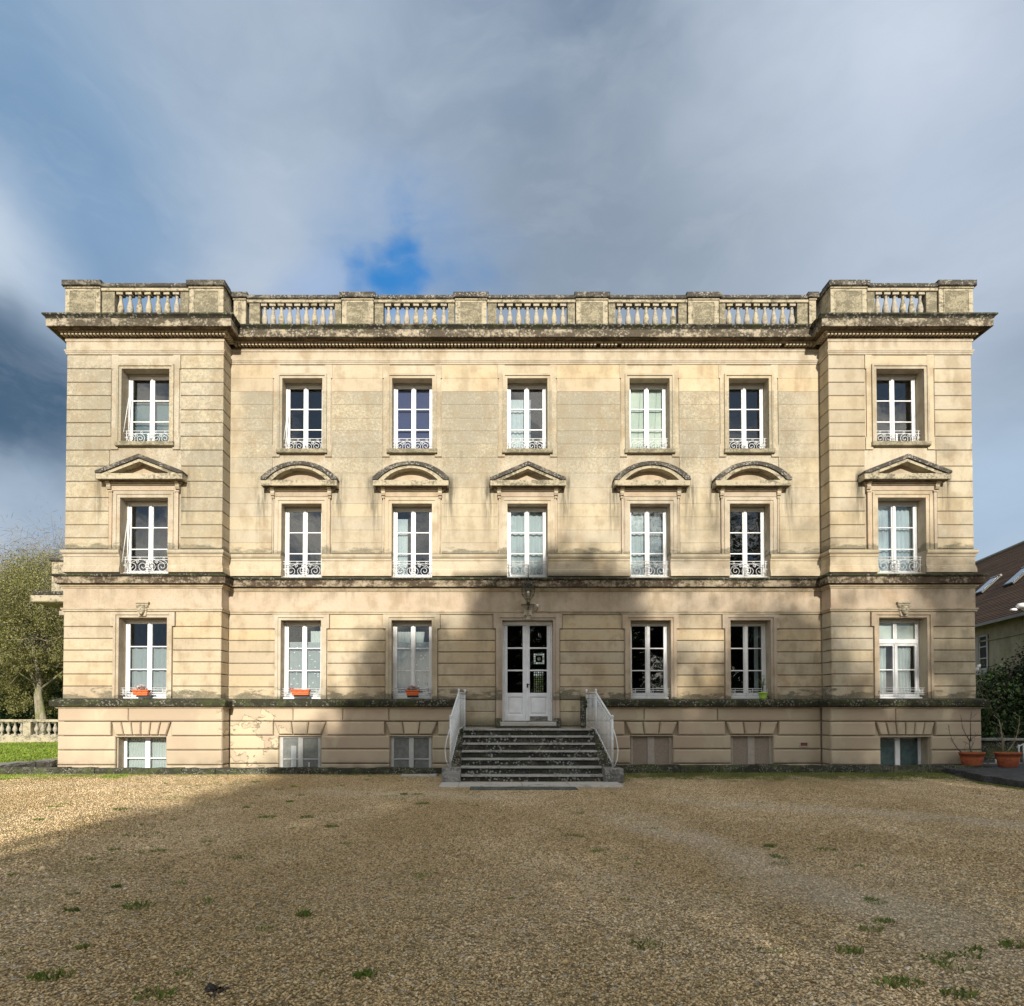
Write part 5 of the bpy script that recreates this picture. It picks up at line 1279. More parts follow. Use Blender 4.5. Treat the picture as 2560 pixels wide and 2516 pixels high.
railing(-1, 'white painted iron railing on the left side of the entrance stairs'); railing(1, 'white painted iron railing on the right side of the entrance stairs')

# ------------------------------------------------------------------ lantern over the door
LX, LY = CX[3], -.30
LZ = lambda py: zz(py, 18+LY)
lan = thing('lantern', 'faceted glass lantern with dark metal ribs on a bracket above the front door', 'lantern', (LX, LY, LZ(1512)))
zB_ = LZ(1512)
prof = [(.05, LZ(1507)), (.085, LZ(1498)), (.18, LZ(1488)), (.20, LZ(1473)), (.11, LZ(1463))]
n = 8
def ringp(r, z): return [(r*cos(2*pi*(k+.5)/n), r*sin(2*pi*(k+.5)/n), z-zB_) for k in range(n)]
rings = [ringp(r, z) for r, z in prof]
for q in range(len(rings)-1):
    for k in range(n):
        A = [rings[q][k], rings[q][(k+1) % n], rings[q+1][(k+1) % n], rings[q+1][k]]
        MB().add(A, [(0, 1, 2, 3)]).build('lantern_pane', M['lampglass'], lan)
mb = MB()
for r_ in rings: mb.tube(r_+[r_[0]], .0065, 4)
for k in range(n): mb.tube([r_[k] for r_ in rings], .006, 4)
mb.build('lantern_rib', M['black'], lan)
mb = MB(); zt = LZ(1463)-zB_; mb.lathe([(.11, 0), (.115, .02), (.085, .04), (.06, .07), (.03, .085), (.022, .13), (.03, .14), (.012, .16), (.010, .20)], (0, 0, zt), 10)
for k in range(6): a = 2*pi*k/6; mb.tube([(.09*cos(a), .09*sin(a), zt+.02), (.12*cos(a), .12*sin(a), zt+.06), (.10*cos(a), .10*sin(a), zt+.085)], .009, 4)
mb.build('lantern_crown', M['black'], lan)
MB().tube([(0, 0, zt+.15), (0, 0, LZ(1413)-zB_)], .012, 6).build('finial_rod', M['black'], lan)
mb = MB(); mb.lathe([(.02, -.02), (.05, 0), (.045, .04), (.05, .05)], (0, 0, 0), 8); mb.tube([(0, 0, 0), (0, .0, -.08), (0, .07, -.12), (0, .16, -.08)], .018, 6); mb.build('lantern_bracket', M['black'], lan)
MB().lathe([(.012, 0), (.03, .05), (.034, .09), (.02, .12), (.005, .125)], (0, 0, LZ(1489)-zB_), 10).build('bulb', M['signal'], lan)
# small white lamp and its curled black conduit beside the bracket
sx_, sz_ = xc(1343, 1515, .08), zc(1515, .08)
sp = thing('wall_spotlight', 'small white spotlight on a curled black arm right of the door lantern', 'spotlight', (sx_, -.02, sz_))
MB().lathe([(.012, -.035), (.034, -.02), (.04, .01), (.03, .035), (.005, .04)], (0, -.08, 0), 10).build('lamp_head', M['signal'], sp)
MB().tube([(0, -.07, -.03), (.01, -.05, -.10), (-.04, -.03, -.15), (-.09, -.01, -.14), (-.10, .01, -.13)], .009, 6).build('arm', M['black'], sp)
cb = MB(); zq = zc(1531, .05); pts = [(sx_-.08, -.07, sz_-.14), (sx_-.02, -.075, zc(1530))]+[(sx_+.2*k, -.075, zc(1530)+.004*sin(k*2)) for k in range(1, 10)]+[(CX[4]-.86, -.075, zc(1531)), (CX[4]-.835, -.065, zc(1534)), (CX[4]-.83, -.05, zc(1545)), (CX[4]-.83, -.05, zc(1571)), (CX[4]-.75, -.045, zc(1573)), (CX[4]-.755, -.025, zc(1600)), (CX[4]-.755, -.025, zc(1748))]
tag(cb.tube(pts, .008, 4).build('cable', M['shutterframe']), 'thin cable running along the moulding from the door and down beside the window', 'cable')

# ------------------------------------------------------------------ planters in the windows
def flowers(o, n, w, z, mat, leaf, seed, h=.16, cx=0):
    rr = random.Random(seed); V = []; 
    mb = MB(); ml = MB()
    for k in range(n):
        a, r = rr.uniform(0, 2*pi), rr.uniform(0, 1)**.6; x, y, zz_ = cx+w*r*cos(a), .07*r*sin(a), z+h*(1-r*r*.7)*rr.uniform(.5, 1)
        s_ = rr.uniform(.018, .032)
        for e in range(4):
            t = pi/2*e+rr.uniform(-.3, .3); mb.add([(x, y, zz_), (x+s_*cos(t-.5), y+s_*sin(t-.5)*.6-.01, zz_+s_*rr.uniform(-.3, .8)), (x+s_*1.3*cos(t), y+s_*1.3*sin(t)*.6-.015, zz_+s_*rr.uniform(-.2, 1)), (x+s_*cos(t+.5), y+s_*sin(t+.5)*.6-.01, zz_+s_*rr.uniform(-.3, .8))], [(0, 1, 2, 3)])
        ml.tube([(cx+(x-cx)*.5, y*.5, z-.03), (x, y, zz_)], .003, 3)
        for e in range(2):
            t = rr.uniform(0, 2*pi); q = rr.uniform(.02, .035); zl = zz_-rr.uniform(.02, .07); ml.add([(x, y, zl), (x+q*cos(t-.6), y+q*sin(t-.6), zl+.005), (x+q*1.6*cos(t), y+q*1.6*sin(t), zl+.012), (x+q*cos(t+.6), y+q*sin(t+.6), zl)], [(0, 1, 2, 3)])
    mb.build('blossom', mat, o); ml.build('stem', leaf, o)
def trough(label, cx, y, z, w, h=.155, d=.16):
    o = thing('flower_box', label, 'flower box', (cx, y, z), 0, 'orange flower boxes hung on the ground-floor window guards')
    mb = MB(); t = .012
    def taper(x0, x1, y0, y1, x2, x3, y2, y3, z0, z1): mb.add([(x0, y0, z0), (x1, y0, z0), (x1, y1, z0), (x0, y1, z0), (x2, y2, z1), (x3, y2, z1), (x3, y3, z1), (x2, y3, z1)], [(0, 3, 2, 1), (0, 1, 5, 4), (1, 2, 6, 5), (2, 3, 7, 6), (3, 0, 4, 7)])
    taper(-w/2+.03, w/2-.03, -d/2+.02, d/2-.02, -w/2, w/2, -d/2, d/2, 0, h); mb.build('trough', M['orange'], o, fix=True)
    mb = MB(); mb.box(-w/2-.012, w/2+.012, -d/2-.012, -d/2+.004, h-.03, h); mb.box(-w/2-.012, w/2+.012, d/2-.004, d/2+.012, h-.03, h); mb.box(-w/2-.012, -w/2+.004, -d/2+.004, d/2-.004, h-.03, h); mb.box(w/2-.004, w/2+.012, -d/2+.004, d/2-.004, h-.03, h); mb.build('rim', M['orange'], o)
    MB().box(-w/2+.005, w/2-.005, -d/2+.005, d/2-.005, h-.05, h-.03).build('soil', M['soil'], o)
    for k in range(3): x = -w/2+w*(k+.5)/3; MB().box(x-w*.11, x+w*.11, -d/2-.004, -d/2+.02, h*.35, h*.62).build('relief_panel', M['orange'], o)
    return o
dF = 18.0
o = trough('orange flower box crowded with faded pale blooms, on the guard of the left pavilion window', xx(354, 1725, 17.45), -.56, zz(1739, 17.45), .44); flowers(o, 60, .20, .13, M['petal'], M['potgreen'], 1, .17)
MB().box(-.12, .30, -.04, .07, -.05, .002).build('drip_tray', M['blackplastic'], o)
o = trough('long orange flower box with one strong pink bloom at its left end', xx(751, 1728, 17.95), -.02, zz(1738, 17.95), .52); flowers(o, 10, .06, .13, M['pinkpetal'], M['potgreen'], 2, .17, -.24); flowers(o, 8, .2, .10, M['petal'], M['potgreen'], 12, .08, .0)
MB().box(-.2, .26, .0, .10, -.055, -.003).build('drip_tray', M['blackplastic'], o)
o = trough('short orange flower box with a round tuft of mauve flowers, nearest the stairs', xx(1031, 1729, 17.95), -.02, zz(1739, 17.95), .38); flowers(o, 55, .17, .13, M['petal'], M['potgreen'], 3, .18)
MB().box(-.15, .17, .0, .10, -.055, -.003).build('drip_tray', M['blackplastic'], o)
# lime pot
px_ = xx(1908, 1740, 17.95); o = thing('potted_plant', 'lime green pot with a straggly plant in the window left of the right pavilion', 'potted plant', (px_, -.03, zc(1752, .15)+.015))
mb = MB(); mb.lathe([(.085, 0), (.10, .10), (.115, .19), (.128, .195), (.128, .225), (.115, .225), (.105, .19), (.001, .19)], n=18); mb.build('pot', M['lime'], o)
MB().lathe([(.001, .195), (.10, .195), (.001, .20)], n=12).build('soil', M['soil'], o)
mb = MB(); rr = random.Random(5)
for k in range(7):
    a = rr.uniform(0, 2*pi); h = rr.uniform(.2, .52); tip = (rr.uniform(-.13, .13), rr.uniform(-.08, .08), .2+h); mb.tube([(0, 0, .19), (tip[0]*.3, tip[1]*.3, .2+h*.6), tip], .004, 4)
    for q in range(9):
        t = rr.uniform(.4, 1); b0 = Vector((tip[0]*t, tip[1]*t, .2+h*t)); t2 = rr.uniform(0, 2*pi); l = rr.uniform(.03, .06); mb.add([b0, b0+Vector((l*.6*cos(t2-.5), l*.4*sin(t2-.5), .01)), b0+Vector((l*cos(t2), l*sin(t2), rr.uniform(-.02, .03))), b0+Vector((l*.6*cos(t2+.5), l*.4*sin(t2+.5), 0))], [(0, 1, 2, 3)])
mb.build('foliage', M['potgreen'], o)

# ------------------------------------------------------------------ terracotta pots at the right corner
def tpot(label, px, w, seed, branches):
    d = 17.1; o = thing('terracotta_pot', label, 'potted shrub', (xx(px, 1915, d), -.9, .17), 0, 'terracotta pots with bare shrubs at the right corner')
    r = w/2; h = .40
    mb = MB(); mb.lathe([(r*.66, 0), (r*.70, .01), (r*.86, h*.62), (r*.90, h*.80), (r*.93, h*.80), (r*.96, h*.90), (r*1.0, h*.92), (r*1.0, h), (r*.92, h), (r*.88, h*.88), (.001, h*.88)], n=32, sy=.62); mb.build('pot', M['terra'], o)
    MB().lathe([(.001, h*.885), (r*.86, h*.885), (.001, h*.92)], n=20, sy=.6).build('soil', M['soil'], o)
    rr = random.Random(seed); mb = MB()
    for pts, rad in branches:
        P = [Vector((a*1.0, rr.uniform(-.03, .03), h*.9+b_)) for a, b_ in pts]; mb.tube(P, [rad*(1-.7*k/(len(P)-1)) for k in range(len(P))], 6)
        for k in range(1, len(P)):
            for _ in range(2):
                t = rr.random(); b0 = P[k-1].lerp(P[k], t); l = rr.uniform(.08, .22); a = rr.uniform(-1.1, 1.1); mb.tube([b0, b0+Vector((sin(a)*l, rr.uniform(-.05, .05), abs(cos(a))*l))], rad*.25, 4)
    mb.build('branch', M['bark'] if seed == 2 else M['twigbark'], o)
    ml = MB()
    for k in range(130):
        a, q = rr.uniform(0, 2*pi), r*.8*rr.random()**.5; x, y = q*cos(a), q*.6*sin(a); l = rr.uniform(.04, .13); b_ = rr.uniform(-.05, .05); ml.add([(x, y, h*.9), (x+.008, y, h*.9), (x+b_, y+rr.uniform(-.03, .03), h*.9+l)], [(0, 1, 2)])
    ml.build('weeds', M['drygrass'] if seed == 2 else M['potgreen'], o)
    return o
s1 = 17.1/F
tpot('terracotta pot with a dark bare forked shrub, left of the two at the right corner', 2430, .68, 1,
     [([(-.02, 0), (-.035, .16), (-.05, .36)], .028), ([(-.05, .34), (-.05, .6), (-.02, .9), (.02, 1.15)], .016), ([(-.05, .34), (-.14, .52), (-.24, .7), (-.28, .98)], .014), ([(-.05, .36), (.05, .44), (.16, .55)], .009), ([(-.02, .14), (.07, .3), (.12, .48)], .009), ([(-.26, .0), (-.40, .14), (-.5, .32), (-.56, .5), (-.62, .8)], .016), ([(-.2, .02), (-.22, .14), (-.18, .28)], .006)])
tpot('terracotta pot with a pale two-stemmed bare shrub, right of the two at the right corner', 2520, .70, 2,
     [([(-.11, 0), (-.12, .2), (-.17, .45), (-.2, .7), (-.21, .92)], .03), ([(-.11, .16), (-.08, .34), (-.05, .5)], .016), ([(-.04, 0), (.06, .14), (.2, .34), (.29, .56), (.33, .8), (.34, 1.02)], .02), ([(-.19, .45), (-.27, .6), (-.31, .74)], .01), ([(-.14, .3), (-.22, .26), (-.33, .42)], .006)])
# small floodlight on the pavilion corner
o = thing('floodlight', 'small white floodlight fixed to the right side of the right pavilion', 'floodlight', (XR+.02, YP+.15, zp(1667)))
MB().box(0, .06, -.03, .03, -.04, .04).build('mount', M['signal'], o)
for k, (dx, dz, rz) in enumerate(((.10, .03, .5), (.09, -.05, -.4))): 
    q = MB().lathe([(.02, 0), (.045, .02), (.06, .08), (.05, .085), (.001, .07)], n=10).build('lamp_head', M['signal'], o); q.location = (dx, -.02, dz); q.rotation_euler = (pi/2+.3, rz, rz*2)

# ------------------------------------------------------------------ neighbour house at the right
HX, HY = 22.9, 11.7; hd = Vector((.203, .979)); hn = Vector((.979, -.203))
ho = thing('side_house', 'old rendered house with a brown tiled roof and roof windows behind the right corner', 'house', (HX, HY, 0), math.atan2(-hd.x, hd.y)*1.0)
# local frame: +y runs away along the wall, +x into the house
YA, YE = -14, 26; zE_, zRg, wR = 6.0, 11.0, 5.2
MB().box(0, 10.4, YA, YE, -.3, zE_-.02).build('house_wall', M['house'], ho)
MB().prism([(0, zE_-.05), (10.4, zE_-.05), (5.2, zRg-.1)], YA+.01, YE-.01).build('gable', M['house'], ho, fix=True)
MB().cbox(-.05, .0, YA, YE, zE_-1.05, zE_-.98, .01).build('string_line', M['house'], ho)
sl_len = math.hypot(wR+.35, zRg-zE_+.3); ang = math.atan2(zRg-zE_+.3, wR+.35)
rows = 52; mb = MB(); rr = random.Random(3)
for r_ in range(rows):
    s0, s1_ = sl_len*r_/rows, sl_len*(r_+1.25)/rows
    x0, z0 = -.35+s0*cos(ang), zE_-.3+s0*sin(ang); x1, z1 = -.35+s1_*cos(ang), zE_-.3+s1_*sin(ang); t = .035
    nseg = 16
    for q in range(nseg):
        ya, yb = YA-.2+(YE-YA+.4)*q/nseg, YA-.2+(YE-YA+.4)*(q+1)/nseg-.004; j = rr.uniform(-.006, .01)
        mb.add([(x0, ya, z0+t+j), (x0, yb, z0+t+j), (x1, yb, z1+j*.3), (x1, ya, z1+j*.3), (x0, ya, z0), (x0, yb, z0)], [(0, 1, 2, 3)[::-1], (0, 4, 5, 1)])
tag(mb.build('roof_tiles', M['tile'], ho), kind='stuff')
MB().add([(wR, YA-.2, zRg), (wR, YE+.2, zRg), (10.8, YE+.2, zE_-.3), (10.8, YA-.2, zE_-.3)], [(0, 1, 2, 3)]).build('rear_roof', M['tile'], ho)
MB().tube([(wR, YA-.2, zRg+.02), (wR, YE+.2, zRg+.02)], .09, 8).build('roof_ridge', M['gutter'], ho)
MB().cbox(-.50, -.36, YA-.2, YE+.2, zE_-.40, zE_-.27, .03).build('gutter', M['gutter'], ho)
def h_local(px, py, xl):      # local (y) on the plane x = xl seen at photo column px
    # ray from the camera: X = t*(px-PX0)/F, Y = -18+t
    u = (px-PX0)/F/ (cos(TH)-(PY0-py)/F*sin(TH)); best = None
    # point = (HX,HY)+hn*xl+hd*yl
    ax, ay = HX+hn.x*xl, HY+hn.y*xl
    yl = (u*(ay+18)-ax)/(hd.x-u*hd.y); return yl, (ay+18+hd.y*yl)
ya, d1 = h_local(2455, 1630, 0); yb, d2 = h_local(2472, 1630, 0)
ya, yb = max(ya, yb)+.0, min(ya, yb); zt, zb = zz(1586, d2), zz(1674, d2)
MB().cbox(-.02, .0, yb-.15, ya+1.3, zb-.15, zt+.15, .01) if False else None
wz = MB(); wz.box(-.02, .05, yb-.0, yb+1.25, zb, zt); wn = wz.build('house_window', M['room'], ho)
mb = MB(); mb.box(-.05, -.02, yb, yb+.1, zb, zt); mb.box(-.05, -.02, yb+.65, yb+.72, zb, zt); mb.box(-.05, -.02, yb, yb+1.25, zt-.07, zt); mb.box(-.05, -.02, yb, yb+1.25, zb, zb+.08)
for k in (1, 2): z_ = zb+(zt-zb)*k/3; mb.box(-.045, -.022, yb+.1, yb+.65, z_-.025, z_+.025)
mb.build('frame', M['greypaint'], wn); MB().cbox(-.14, 0, yb-.1, yb+1.4, zb-.22, zb-.002, .02).build('sill', M['apron'], ho)
MB().box(-.06, -.03, yb+.74, yb+1.3, zb, zt).build('shutter', M['shutterframe'], ho)
def skylight(pxc, pyc, wy=.85, L=1.2):
    # find the point on the roof slope seen at this photo pixel
    best = None
    for k in range(10, 90):
        s_ = sl_len*k/100; xl, zl = -.35+s_*cos(ang), zE_-.3+s_*sin(ang); yl, d = h_local(pxc, pyc, xl); e = abs(zz(pyc, d)-zl)
        if best is None or e < best[0]: best = (e, s_, yl)
    _, s_, yl = best; xl, zl = -.35+s_*cos(ang), zE_-.3+s_*sin(ang)
    fr = MB(); fr.box(-L/2, L/2, -wy/2, wy/2, .04, .13); f = fr.build('roof_window', M['black'], ho); f.location = (xl, yl, zl); f.rotation_euler = (0, -ang, 0)
    p = MB().box(-L/2+.09, L/2-.09, -wy/2+.08, wy/2-.08, .131, .135).build('pane', M['skyglass'], f)
    q = MB().cbox(L/2-.04, L/2+.06, -wy/2-.03, wy/2+.03, .05, .16, .01).build('flashing', M['gutter'], f)
skylight(2470, 1468); skylight(2549, 1444)
yl, d = h_local(2552, 1516, -.4)
o = thing('eave_lamps', 'cluster of white lamps under the eave of the side house', 'lamps', (HX+hn.x*-.4+hd.x*yl, HY+hn.y*-.4+hd.y*yl, zz(1522, d)))
for k, (dx, dy, dz, r_) in enumerate(((-.3, 0, -.05, .13), (0, -.1, .1, .24), (.25, -.1, -.05, .2))): MB().lathe([(.001, -r_*.5), (r_*.8, -r_*.35), (r_, 0), (r_*.7, r_*.4), (.001, r_*.5)], (dx, dy, dz), 12).build('lamp_shade', M['signal'], o)
MB().tube([(0, .1, 0), (.3, .3, 0)], .03, 6).build('arm', M['gutter'], o)

# ------------------------------------------------------------------ vegetation
def leaf_quads(C_, size, rng_, asp=.55):
    """one bent leaf-clump quad per centre"""
    n = len(C_); u = rng_.normal(size=(n, 3)); u /= np.linalg.norm(u, axis=1)[:, None]; w = rng_.normal(size=(n, 3)); w -= (w*u).sum(1)[:, None]*u; w /= np.linalg.norm(w, axis=1)[:, None]
    s = size*rng_.uniform(.6, 1.35, n)[:, None]
    a = C_-u*s*.5; b_ = C_+w*s*asp*.5; c = C_+u*s*.5; d = C_-w*s*asp*.5
    V = np.stack([a, b_, c, d], 1).reshape(-1, 3); Fq = np.arange(4*n).reshape(n, 4); return V, Fq
def tree(name, label, cat, loc_, H, R_, crown_z, n_leaf, lsize, leaf, bark, seed, trunk_r=.25, group=None, clumps=None, squash=1.0, nlimb=16, spread=.55, stems=1, leafname='crown', asp=.55, cf=.22):
    rg = np.random.default_rng(seed); rr = random.Random(seed); o = thing(name, label, cat, loc_, 0, group)
    mb = MB(); tips = []
    cz0, cz1 = crown_z
    for s_ in range(stems):
        lean = Vector((rr.uniform(-.12, .12)*H*(1 if stems > 1 else .3), rr.uniform(-.05, .05)*H, 0)); tb = Vector((s_*trunk_r*1.6-(stems-1)*trunk_r*.8, 0, 0))
        top = tb+lean+Vector((0, 0, H*.82)); pts = [tb.lerp(top, k/7)+Vector((rr.uniform(-1, 1), rr.uniform(-1, 1), 0))*.05*H*.3*(k > 0) for k in range(8)]
        rad = [trunk_r*(1-.82*k/7) for k in range(8)]; rad[0] *= 1.35; mb.tube(pts, rad, 9)
        for k in range(nlimb//stems):
            t = rr.uniform(max(.12, cz0/H*.8), .95); i0 = min(6, int(t*7)); b0 = pts[i0].lerp(pts[i0+1], t*7-i0); a = rr.uniform(0, 2*pi)
            zc_ = (cz0+cz1)/2; hh = (cz1-cz0)/2
            ze = rr.uniform(max(cz0, b0.z-.3), cz1); rr_ = R_*math.sqrt(max(.08, 1-((ze-zc_)/hh)**2))*rr.uniform(.6, .95); e = Vector((rr_*cos(a), rr_*sin(a), ze))
            m1 = b0.lerp(e, .5)+Vector((0, 0, -.04*H+rr.uniform(0, .06)*H)); r0 = trunk_r*.38*(1-t*.5); mb.tube([b0, m1, e], [r0, r0*.6, r0*.18], 6)
            for q in range(5):
                s0 = b0.lerp(m1, rr.uniform(.4, 1)) if q < 2 else m1.lerp(e, rr.uniform(0, 1)); e2 = s0+Vector((rr.gauss(0, 1), rr.gauss(0, 1), rr.gauss(.2, .7)))*R_*.22; mb.tube([s0, s0.lerp(e2, .5)+Vector((0, 0, .05)), e2], [r0*.28, r0*.18, r0*.06], 4); tips.append(e2)
            tips.append(e)
    mb.build('trunk', bark, o)
    T = np.array([tuple(t) for t in tips]); C_ = []
    if clumps:
        for (cx, cy, cz, rx, ry, rz, k) in clumps:
            # small sub-clumps inside each mass give gaps and lit bulges
            m = max(6, int(k/90)); sc = rg.normal(size=(m, 3)); sc /= np.linalg.norm(sc, axis=1)[:, None]; sc *= rg.uniform(.35, 1, (m, 1))**.5*np.array([rx, ry, rz]); sc += np.array([cx, cy, cz])
            ctr = sc[rg.integers(0, m, k)]; C_.append(ctr+rg.normal(size=(k, 3))*min(rx, rz)*cf)
    else: C_.append(T[rg.integers(0, len(T), n_leaf)]+rg.normal(size=(n_leaf, 3))*R_*spread*.22*np.array([1, 1, .8*squash]))
    C_ = np.concatenate(C_); C_ = C_[C_[:, 2] > .05]
    V, Fq = leaf_quads(C_, lsize, rg, asp); raw_mesh(leafname, V, Fq, leaf, o); return o
# beyond the garden balustrade, left
tree('tree', 'olive tinted tree with two pale stems rising behind the garden balustrade', 'tree', (-29.6, 23.5, 0), 12.0, 5.0, (4.5, 12.0), 0, .11, M['olive'], M['bark'], 11, .24, 'trees beyond the garden balustrade', stems=2, nlimb=34, clumps=[(1.5, 0, 9.3, 5.0, 4, 2.8, 38000), (-1.0, .5, 6.6, 3.6, 3.5, 2.2, 21000), (4.6, .5, 6.6, 3.2, 3.5, 2.4, 20000), (4.5, 1, 4.4, 2.0, 2, 1.0, 5000), (0, 0, 4.9, 3.5, 3, .9, 7000), (.5, 2.2, 3.0, 6.0, 1.5, 1.9, 15000)], cf=.12)
tree('tree', 'olive leafed tree at the very left edge beyond the balustrade', 'tree', (-35.5, 24.5, 0), 12.5, 5.0, (4.5, 12.5), 0, .12, M['olive'], M['bark'], 12, .4, 'trees beyond the garden balustrade', nlimb=30, clumps=[(0, 0, 8.8, 5.0, 4, 3.2, 28000), (.5, 0, 5.2, 4.4, 3.5, 2.4, 20000)], cf=.12)
tree('tree', 'russet tinged low tree just left of the mansion corner', 'tree', (-22.6, 25.5, 0), 7.0, 3.4, (1.5, 7.5), 9000, .15, M['rust'], M['bark'], 13, .22, 'trees beyond the garden balustrade', nlimb=20, spread=.9)
tree('tree', 'tall pale leafless tree showing above the olive trees', 'tree', (-37, 36, 0), 15.5, 7.5, (5, 15.2), 40000, .8, M['twig'], M['bark'], 14, .5, 'trees beyond the garden balustrade', nlimb=44, spread=1.0, asp=.028)
tree('tree', 'faint leafless tree behind the wing at the left of the mansion', 'tree', (-27, 38, 0), 13.5, 6.0, (4, 13.2), 30000, .75, M['twig'], M['bark'], 15, .4, 'trees beyond the garden balustrade', nlimb=40, spread=1.0, asp=.028)
# dark understorey that closes the gaps beneath the crowns
rg = np.random.default_rng(5); n = 42000
C_ = np.stack([rg.uniform(-60, -16, n), rg.uniform(30, 42, n), np.abs(rg.normal(0, 1, n))*3.6+.1], 1)
V, Fq = leaf_quads(C_, .42, rg); tag(raw_mesh('undergrowth', V, Fq, M['evergreen'], None, 'stuff'), 'dark evergreen undergrowth under the trees at the far left')
tagS(MB().add([(-70, 46, -.1), (-12, 46, -.1), (-12, 50, 7.5), (-70, 50, 7.5)], [(0, 1, 2, 3)]).build('wooded_bank', M['pit']))
# garden balustrade
gb = thing('garden_balustrade', 'weathered stone garden balustrade across the lawn at the far left', 'balustrade', (-27, 18.4, 0))
dG = 36.4; zg = lambda py: zz(py, dG)
def gl(mb, name, mat): o = mb.build(name, mat, gb); o.location = (27, -18.4, 0); return o
gl(MB().cbox(-34, -14.9, 18.2, 18.75, -.1, zg(1838), .02), 'base_wall', M['parapet']); gl(MB().cbox(-34, -14.9, 18.2, 18.7, zg(1805.5), zg(1799), .02), 'hand_coping', M['parapet'])
gbal = baluster_mesh(zg(1805.5)-zg(1838), .13, 'garden_baluster', M['balust'], 10)
def garden_run(xa, xb):
    n = int((xb-xa)/.355)
    for k in range(n): inst('baluster', gbal, gb, (xa+(xb-xa)*(k+.5)/n+27, 18.45-18.4, zg(1838)))
pxs = [-33.5]+[xx(p, 1820, dG) for p in (72,)]
pc = pxs[1]
gl(MB().cbox(pc-.22, pc+.22, 18.22, 18.68, zg(1838), zg(1805.5), .015), 'pier', M['parapet']); gl(MB().cbox(pc-3.4, pc-2.95, 18.22, 18.68, zg(1838), zg(1805.5), .015), 'pier', M['parapet'])
gl(MB().cbox(-33.9, -33.4, 18.22, 18.68, zg(1838), zg(1805.5), .015), 'pier', M['parapet'])
garden_run(pc+.25, -15); garden_run(pc-2.92, pc-.25); garden_run(-33.3, pc-3.43)
# ivy-dark shrub mass by the side house
b = tree('ivy_thicket', 'dark ivy-covered thicket at the right edge, behind the terracotta pots', 'shrub', (19.0, 5.5, 0), 3.2, 2.4, (.2, 3.8), 0, .13, M['ivy'], M['darkbark'], 21, .12,
     clumps=[(-.9, 0, 1.0, 1.2, 1.2, 1.2, 6000), (.6, 0, 1.7, 1.4, 1.3, 1.5, 8000), (1.9, 0, 2.4, 1.3, 1.2, 1.6, 7000), (-1.8, .3, .5, .9, .8, .8, 3500), (3.0, .5, 2.6, 1.2, 1.2, 1.8, 5000), (.2, 0, .6, 2.5, 1.0, .7, 5000)])
n = 12000; C_ = np.stack([rg.uniform(12.6, 20, n), rg.uniform(7.5, 10.5, n), rg.uniform(0, 2.6, n)], 1); V, Fq = leaf_quads(C_, .3, rg)
tag(raw_mesh('hedge_mass', V, Fq, M['evergreen'], None, 'stuff'), 'dark hedge in deep shade beside the mansion at the right')
# low wall and white hand rail behind the pots
wl = thing('low_wall', 'low dark garden wall with pale coping behind the terracotta pots', 'wall', (12.4, 1.7, .1))
def lw2(mb, nme, m_, par=wl): q = mb.build(nme, m_, par, fix=True); q.location = (-12.4, -1.7, -.1); return q
mb = MB(); rough_box(mb, 12.5, 24, 1.7, 2.0, -.1, .78, .02); lw2(mb, 'wall_body', M['cheek'])
mb = MB(); rough_box(mb, 12.45, 24, 1.63, 2.06, .781, .85, .01); lw2(mb, 'wall_coping', M['coping'])
hr = thing('hand_rail', 'short white metal hand rail behind the right terracotta pot', 'hand rail', (15.39, .4, .17))
for x_ in (-.68, 0, .14): MB().tube([(x_, 0, 0), (x_, 0, .12 if x_ < 0 else .54)], .022, 6).build('post', M['railiron'], hr)
MB().tube([(-.06, 0, .46), (.14, 0, .56), (1.6, 0, .72)], .020, 6).build('rail', M['railiron'], hr)
MB().box(12.0, 24, .2, .32, -.1, .19).build('drive_edge', M['coping'])['kind'] = 'structure'
# trees of the park behind the camera: they throw the shadow that climbs the facade
def occl(name, label, loc_, H, clumps, seed, leaf='evergreen', ls=.40): return tree(name, label, 'tree', loc_, H, 3, (2, H), 0, ls, M[leaf], M['darkbark'], seed, .35, 'park trees behind the viewpoint', clumps=clumps, nlimb=10)
YO = -32.6
occl('yew', 'dense dark yew with a straight left flank across the yard', (.5, YO, 0), 13, [(-1.0, 0, 2.5, 3.3, 2.0, 2.8, 5000), (-1.0, 0, 6.5, 3.3, 2.0, 3.0, 6000), (-1.0, 0, 9.8, 3.3, 1.8, 2.3, 6000), (-.9, 0, 12.6, 2.9, 1.6, 1.9, 5500), (.3, 0, 14.9, 2.3, 1.4, 1.7, 4000)], 31)
occl('yew', 'second dark yew, broader and taller', (5.0, YO+.5, 0), 17, [(0, 0, 3.0, 3.4, 2.2, 3.4, 5000), (0, 0, 8.0, 3.3, 2.2, 3.4, 6000), (-.4, 0, 12.6, 3.2, 2, 3.0, 7000), (-.8, 0, 16.2, 2.3, 1.6, 2.0, 5000)], 32)
occl('yew', 'third dark yew beside the drive', (10.5, YO, 0), 15, [(0, 0, 3.0, 3.6, 2.2, 3.4, 5000), (0, 0, 8.0, 3.5, 2.2, 3.4, 6000), (0, 0, 12.2, 3.2, 2, 2.6, 5000), (.6, 0, 15.2, 2.2, 1.4, 1.8, 1800)], 33)
occl('yew', 'fourth dark yew at the far side of the drive', (16.5, YO+1, 0), 16, [(0, 0, 3.0, 3.6, 2.2, 3.4, 5000), (0, 0, 8.0, 3.5, 2.2, 3.4, 6000), (0, 0, 12.6, 3.2, 2, 2.4, 4200), (0, 0, 15.8, 2.8, 1.4, 2.2, 1700)], 34)
